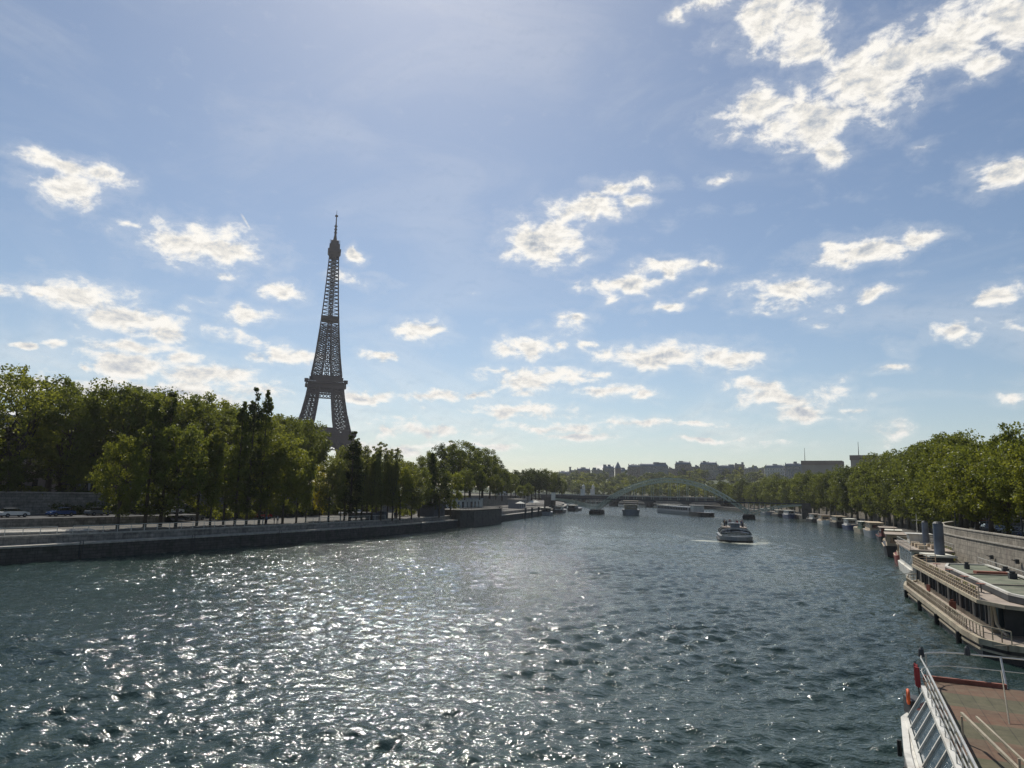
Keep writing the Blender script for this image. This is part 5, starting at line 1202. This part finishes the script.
for i, (x, y, rz, L_, hu, lab) in enumerate(((24, 405, R(80), 26, 'hull_black', 'dark barge moored at the left bank in front of the footbridge landing'), (37, 452, R(75), 30, 'hull_black', 'dark low barge moored at the left bank behind the footbridge pier'), (13.5, 352, R(82), 14, 'hull_grey', 'small grey boat tied up at the end of the left quay'))):
    root = empty('moored_barge', (x+5, y, 0), rz, lab, 'boat'); cabin_boat(root, L_, 6, hu, 'canvas_white' if i == 0 else 'steel_dark', 1.5, 1, 'canvas_white', .4, 2.)
for i, y in enumerate((300, 314, 330, 347, 364, 380)):
    p = LB.at(sL(y), -1.2); mb = MB(); mb.cone((p.x, p.y, -1.5), (p.x, p.y, 4.2), .45, .45, 10); mb.box((p.x, p.y, 4.3), (1.2, 1.2, .2))
    tag(mb.build('mooring_post', 'steel_dark'), '%s dark mooring post along the far part of the left quay' % ORD[i], 'mooring post', 'mooring posts on the left quay')
# ------------------------------------------------------------------ left quay details
# dark terrace standing out into the river, kiosk and pale pavilion behind
S = sL(232); p = LB.at(S, 0); rz = LB.ang(S)
root = empty('river_terrace', (p.x, p.y, 0), rz, 'dark walled terrace jutting from the left quay in front of the pale pavilion', 'terrace')
mb = MB(); mb.prism([(-17, 8), (-17, -.6), (-12, -3.4), (20, -3.4), (24, 0), (24, 8)], -1, 5.0); mb.build('retaining_wall', 'quay_stone', root)
mb = MB(); mb.prism([(-17.2, 8), (-17.2, -.7), (-12.1, -3.6), (20.2, -3.6), (24.2, 0), (24.2, 8)], 5.0, 5.2); mb.build('terrace_floor', 'quay_paving', root)
mb = MB(); rail(mb, [(-17, -.6, 5.2), (-12, -3.4, 5.2), (20, -3.4, 5.2), (24, 0, 5.2)], 1.05, 1.1, .08, .06); mb.build('railing', 'steel_dark', root)
S = sL(206); p = LB.at(S, 4.5); root = empty('dark_kiosk', (p.x, p.y, ZP), LB.ang(S), 'plain dark grey service box on the left quay beside the terrace', 'kiosk')
mb = MB(); mb.box((0, 0, 1.9), (8.5, 5, 3.8)); mb.build('wall', 'box_grey', root)
mb = MB(); mb.box((0, 0, 3.9), (8.8, 5.3, .2)); mb.build('roof', 'steel_dark', root)
mb = MB(); mb.box((2.2, -2.53, 1.1), (1.1, .06, 2.1)); mb.build('door', 'steel_dark', root)
S = sL(252); p = LB.at(S, 13); root = empty('pale_pavilion', (p.x, p.y, ZP), LB.ang(S), 'long low pale pavilion with tall doors on the left quay', 'building')
mb = MB(); mb.box((-3, 0, 2.3), (46, 6, 4.6)); mb.build('wall', 'facade_white', root)
mb = MB(); mb.box((-3, 0, 4.7), (47, 7.2, .25)); mb.build('roof', 'facade_grey', root)
for i in range(9):
    mb = MB(); mb.box((-23.+i*4.9, -3.04, 2.), (1.6 if i % 2 else 2.4, .06, 3.2)); mb.build('door', 'hull_blue' if i == 3 else 'window_glass', root)
for i in range(6): mb = MB(); mb.box((-1+i*4., -3.5, 2.3), (.35, .35, 4.6)); mb.build('column', 'facade_white', root)
S = sL(258); p = LB.at(S, 18); root = empty('canvas_stand', (p.x, p.y, ZP+4.6), LB.ang(S), 'little pale stand on top of the pavilion', 'stand')
mb = MB(); mb.cone((0, 0, 0), (0, 0, 1.8), .1, .1); mb.cone((2.4, 0, 0), (2.4, 0, 1.8), .1, .1); mb.build('post', 'white_paint', root); mb = MB(); mb.loft([[(-.8, -1, 1.8), (3.2, -1, 1.8), (3.2, 1, 1.8), (-.8, 1, 1.8)], [(1, -.1, 2.9), (1.4, -.1, 2.9), (1.4, .1, 2.9), (1, .1, 2.9)]]); mb.build('awning', 'canvas_white', root)
S = sL(330); p = LB.at(S, 9); root = empty('grey_hut', (p.x, p.y, ZP), LB.ang(S), 'grey open fronted hut at the far end of the left quay', 'hut')
mb = MB(); mb.box((0, 0, 2.), (16, 5, 4)); mb.build('wall', 'facade_grey', root); mb = MB(); mb.box((0, 0, 4.1), (17, 6, .3)); mb.build('roof', 'facade_stone', root)
for i in range(3): mb = MB(); mb.box((-5+i*5, -2.53, 1.8), (3, .06, 2.8)); mb.build('opening', 'steel_dark', root)
# bushes on the quay
for i, (y, off, h) in enumerate(((196, 9, 2.6), (201, 9, 2.2), (143, 21, 3.2), (150, 21, 2.6), (262, 20, 2.4), (270, 20, 2.4), (278, 20, 2.4))):
    q = LB.at(sL(y), off); tree('bush', 'bush', 61, (q.x, q.y, ZP if i < 4 else 7.2), h, 1.2 if i < 4 else 2.2, ['round bush under the quay trees left of the service box', 'second round bush beside the service box', 'leafy shrub against the left retaining wall', 'smaller leafy shrub against the left retaining wall', 'left part of the bright hedge above the pavilion', 'middle part of the bright hedge above the pavilion', 'right part of the bright hedge above the pavilion'][i], None, 'leaf_bright', rz=LB.ang(sL(y)), cat='bush')
# railings along the port edge
def railing(y0, y1, label, off=2.35, z=ZP+.02, step=2.2):
    root = empty('quay_railing', (0, 0, 0), 0, label, 'railing', 'railings along the left quay')
    S0, S1 = sL(y0), sL(y1); mb = MB(); n = int((S1-S0)/step)
    pts = [LB.at(S0+(S1-S0)*i/n, off) for i in range(n+1)]
    for a, b_ in zip(pts[:-1], pts[1:]):
        for h, t_ in ((1.05, .09), (.7, .04), (.38, .04)): mb.bar((a.x, a.y, z+h), (b_.x, b_.y, z+h), t_)
    mb.build('rail', 'steel_rail', root)
    mb = MB()
    for a in pts: mb.bar((a.x, a.y, z), (a.x, a.y, z+1.05), .07)
    mb.build('posts', 'steel_rail', root)
railing(104, 137, 'pale tubular railing along the left quay wall below the lone tree')
railing(148, 176, 'pale tubular railing along the left quay wall below the poplars')
railing(60, 102, 'thin railing in front of the sunlit ramp at the far left')
# sunlit ramp block at the far left and rising road behind
S0, S1 = sL(50), sL(108)
def rampz(S): return ZP+.05+float(np.interp(S, [S0, S1], [1.2, .05]))
mb = LB.strip(lambda S: [(3.2, ZP-.1), (3.2, rampz(S)+.12), (10.5-5.0*(S-S0)/(S1-S0), rampz(S)+.32), (10.5-5.0*(S-S0)/(S1-S0), ZP-.1)], S0, S1)
clr(mb.build('ramp', 'quay_coping'))
tag(LB.wall(17.5, 17.9, ZP, ZP+1.55, sL(60), sL(128)).build('low_wall', 'quay_stone'), 'low stone wall with a pale top running behind the ramp at the far left', 'wall')
clr(LB.strip([(17.9, ZP+1.5), (20, ZP+1.55), (24.8, ZP+1.6)], sL(60), sL(136)).build('upper_road', 'asphalt'))
# cars
def car(x, y, z, rz, paint, label, group):
    root = empty('parked_car', (x, y, z), rz, label, 'car', group)
    mb = MB(); prof = [(-2.1, .35), (-2.12, .75), (-1.9, .92), (-1.0, .98), (1.05, .95), (1.9, .8), (2.1, .6), (2.1, .35)]
    mb.loft([[(px_, yy*k_, pz) for px_, pz in prof] for yy, k_ in ((-.86, 1), (-.8, 1.02), (.8, 1.02), (.86, 1))]); mb.build('body', paint, root)
    mb = MB(); mb.loft([[(-1.75, -.76, .95), (1.0, -.76, .95), (1.0, .76, .95), (-1.75, .76, .95)], [(-1.35, -.62, 1.42), (.25, -.62, 1.42), (.25, .62, 1.42), (-1.35, .62, 1.42)]]); mb.build('window', 'window_glass', root)
    mb = MB(); mb.box((-.55, 0, 1.44), (1.55, 1.2, .05)); mb.build('roof', paint, root)
    for wx in (-1.3, 1.3):
        for wy in (-.82, .82):
            mb = MB(); mb.cone((wx, wy-.1, .32), (wx, wy+.1, .32), .32, .32, 12); w_ = mb.build('wheel', 'black_rubber', root)
            mb = MB(); mb.cone((wx, wy-.11, .32), (wx, wy+.11, .32), .17, .17, 8); mb.build('rim', 'hull_grey', w_)
    for wy in (-.6, .6): mb = MB(); mb.box((2.08, wy, .66), (.08, .3, .14)); mb.build('headlight', 'white_paint', root)
    return root
paints = ['car_white', 'car_grey', 'car_black', 'car_white', 'car_red', 'car_grey', 'car_blue', 'car_white', 'car_black', 'car_grey']
pn = {'car_white': 'white', 'car_grey': 'grey', 'car_black': 'black', 'car_red': 'red', 'car_blue': 'blue'}
c0 = {}
def place_car(x, y, z, rz, paint, label, group):
    if paint in c0:
        o = copy_tree(c0[paint]); o.location = (x, y, z); o.rotation_euler = (0, 0, rz); tag(o, label, 'car', group); return o
    c0[paint] = car(x, y, z, rz, paint, label, group)
for i in range(12):
    d_ = 64+i*6.2; S = sR(d_); q = RB.at(S, offr(S)+6.2); pt = paints[(i*3+1) % 10]
    place_car(q.x, q.y, ZRU+.17, RB.ang(S)+(math.pi if i % 2 else 0), pt, '%s %s car parked under the trees behind the right parapet' % (ORD[i], pn[pt]), 'cars parked behind the right parapet')
for i in range(11):
    yy = (98, 106, 113, 119, 125, 129, 133, 138, 154, 185, 190)[i]; S = sL(yy); q = LB.at(S, 22.5 if i < 8 else 20); pt = paints[(i*3) % 10] if i not in (5, 6) else 'car_white'
    place_car(q.x, q.y, ZP+(1.6 if i < 7 else .23), LB.ang(S)+(0 if i % 2 else math.pi), pt, '%s %s car on the road behind the low wall of the left quay' % (ORD[i], pn[pt]), 'cars on the left quay road')
# lamp posts
def lamp(x, y, z, h, rz, label, lean=0):
    root = empty('street_lamp', (x, y, z), rz, label, 'street lamp', 'street lamps'); root.rotation_euler.x = lean
    mb = MB(); mb.cone((0, 0, 0), (0, 0, h), .12, .07, 8); mb.cone((0, 0, 0), (0, 0, .8), .2, .16, 8); mb.path([(0, 0, h), (.3, 0, h+.35), (1.2, 0, h+.45)], .1, 6); mb.build('pole', 'steel_dark', root)
    mb = MB(); mb.box((1.4, 0, h+.42), (.8, .26, .14)); mb.build('lamp_head', 'steel_dark', root)
q = LB.at(sL(100), 15); lamp(q.x-3, q.y, ZP, 6.2, .4, 'slender dark lamp post standing by the ramp at the far left')
for i, y in enumerate((166, 200, 236)):
    q = LB.at(sL(y), 30); lamp(q.x, q.y, ZU, 8, .9, '%s lamp post above the left retaining wall' % ORD[i])
for i, y in enumerate((84, 112, 140, 172)):
    q = RB.at(sR(y), offr(sR(y))+1.6); lamp(q.x, q.y, ZRU, 7, 2., '%s lamp post among the trees behind the right parapet' % ORD[i])
# people on the left quay
PP = [(205, 3.6, 'cloth_dark', 'person in dark clothes walking beside the service box'), (198, 4.5, 'cloth_red', 'person in a red top walking under the quay trees'),
      (188, 6, 'cloth_white', 'person in a white top standing under the quay trees'), (183, 4, 'cloth_blue', 'person in a blue top near the edge of the left quay'),
      (138.6, 4.2, 'cloth_dark', 'leftmost person of the group at the sunny spot by the poplars'), (140, 4.8, 'cloth_blue', 'second person from the left at the sunny spot by the poplars'),
      (141.2, 4.0, 'cloth_tan', 'third person from the left at the sunny spot by the poplars'), (142.6, 4.6, 'cloth_white', 'rightmost person of the group at the sunny spot by the poplars'),
      (270, 3.5, 'cloth_white', 'person in white by the railing past the terrace'), (284, 6, 'cloth_dark', 'person in dark clothes far along the left quay')]
for i, (y, off, tp, lab) in enumerate(PP):
    q = LB.at(sL(y), off); person((q.x, q.y, ZP+.01), i*1.3, lab, tp, group='people on the left quay')
# stone blocks / parapet pieces on the quay near x 355-385
for i, (y, off, w_, h_) in enumerate(((172, 3.4, 3.2, 1.5), (176.5, 3.4, 1.8, 1.7), (180, 12, 9, 1.2))):
    q = LB.at(sL(y), off); mb = MB(); mb.box((q.x, q.y, ZP+h_/2), (w_, 1.6, h_), LB.ang(sL(y))); mb.box((q.x, q.y, ZP+h_+.08), (w_+.2, 1.8, .16), LB.ang(sL(y)))
    tag(mb.build('stone_block', 'box_grey'), ['wide dark stone block at the edge of the left quay', 'narrow dark stone block next to the wide one on the quay', 'long low bench wall under the quay trees'][i], 'block')
# signboard near the footbridge
root = empty('white_signboard', (23, 372, ZP), .1, 'tall white signboard on a post in front of the footbridge landing', 'sign')
mb = MB(); mb.box((0, 0, 5.6), (2.2, .2, 4)); mb.build('panel', 'white_paint', root); mb = MB(); mb.bar((0, .2, 0), (0, .2, 7), .2); mb.build('post', 'steel_dark', root)
# umbrellas on the far quay
for i, (y, off) in enumerate(((318, 5), (352, 6), (368, 7))):
    q = LB.at(sL(y), off); root = empty('parasol', (q.x, q.y, ZP), 0, '%s cream parasol on the far end of the left quay' % ORD[i], 'parasol', 'parasols on the left quay')
    mb = MB(); mb.cone((0, 0, 2.4), (0, 0, 3.3), 2.3, .1, 8); mb.build('canopy', 'canvas_white', root); mb = MB(); mb.cone((0, 0, 0), (0, 0, 2.6), .05, .05, 6); mb.build('pole', 'steel_dark', root)

for i, y in enumerate((104, 121, 139, 163, 190)):
    p = LB.at(sL(y), -.12); root = tag(empty('quay_ladder', (p.x, p.y, 0), LB.ang(sL(y))), '%s iron ladder fixed to the dark left quay wall' % ORD[i], 'ladder', 'ladders on the left quay wall')
    mb = MB(); mb.bar((-.25, 0, -.6), (-.25, 0, 2.6), .07); mb.bar((.25, 0, -.6), (.25, 0, 2.6), .07); mb.build('side_bars', 'steel_dark', root)
    mb = MB()
    for k in range(9): mb.bar((-.25, 0, -.4+k*.34), (.25, 0, -.4+k*.34), .05)
    mb.build('rungs', 'steel_dark', root)
for i, (a, b_, lab) in enumerate((((49.0, 93.5, 1.3), (57.0, 94.2, 3.2), 'slack mooring rope from the far end of the restaurant boat to the tall pile'), ((33.6, 50.2, 1.3), (36.9, 47.2, 3.4), 'mooring rope from the near end of the restaurant boat to its pile'), ((58.3, 98.5, 1.6), (57.3, 95., 3.0), 'mooring rope between the white saloon boat and the tall pile'))):
    A, B = Vector(a), Vector(b_); mb = MB(); mb.path([A.lerp(B, t_)-Vector((0, 0, .8*4*t_*(1-t_)*.5)) for t_ in np.linspace(0, 1, 9)], .06, 5); tag(mb.build('mooring_rope', 'canvas_tan'), lab, 'rope')
# ------------------------------------------------------------------ haze
HAZE = .00007
mb = MB(); mb.box((200, 1900, 170), (4600, 4200, 346)); hz = mb.build('haze', 'white_paint'); hz['kind'] = 'stuff'
m_ = bpy.data.materials.new('haze'); m_.use_nodes = True; t = NT(m_.node_tree); t.n.clear()
out = t.new('ShaderNodeOutputMaterial'); v_ = t.new('ShaderNodeVolumePrincipled', {'Color': (.93, .95, 1, 1), 'Density': HAZE, 'Anisotropy': .3}); t.l.new(v_.outputs[0], out.inputs['Volume'])
hz.data.materials[0] = m_
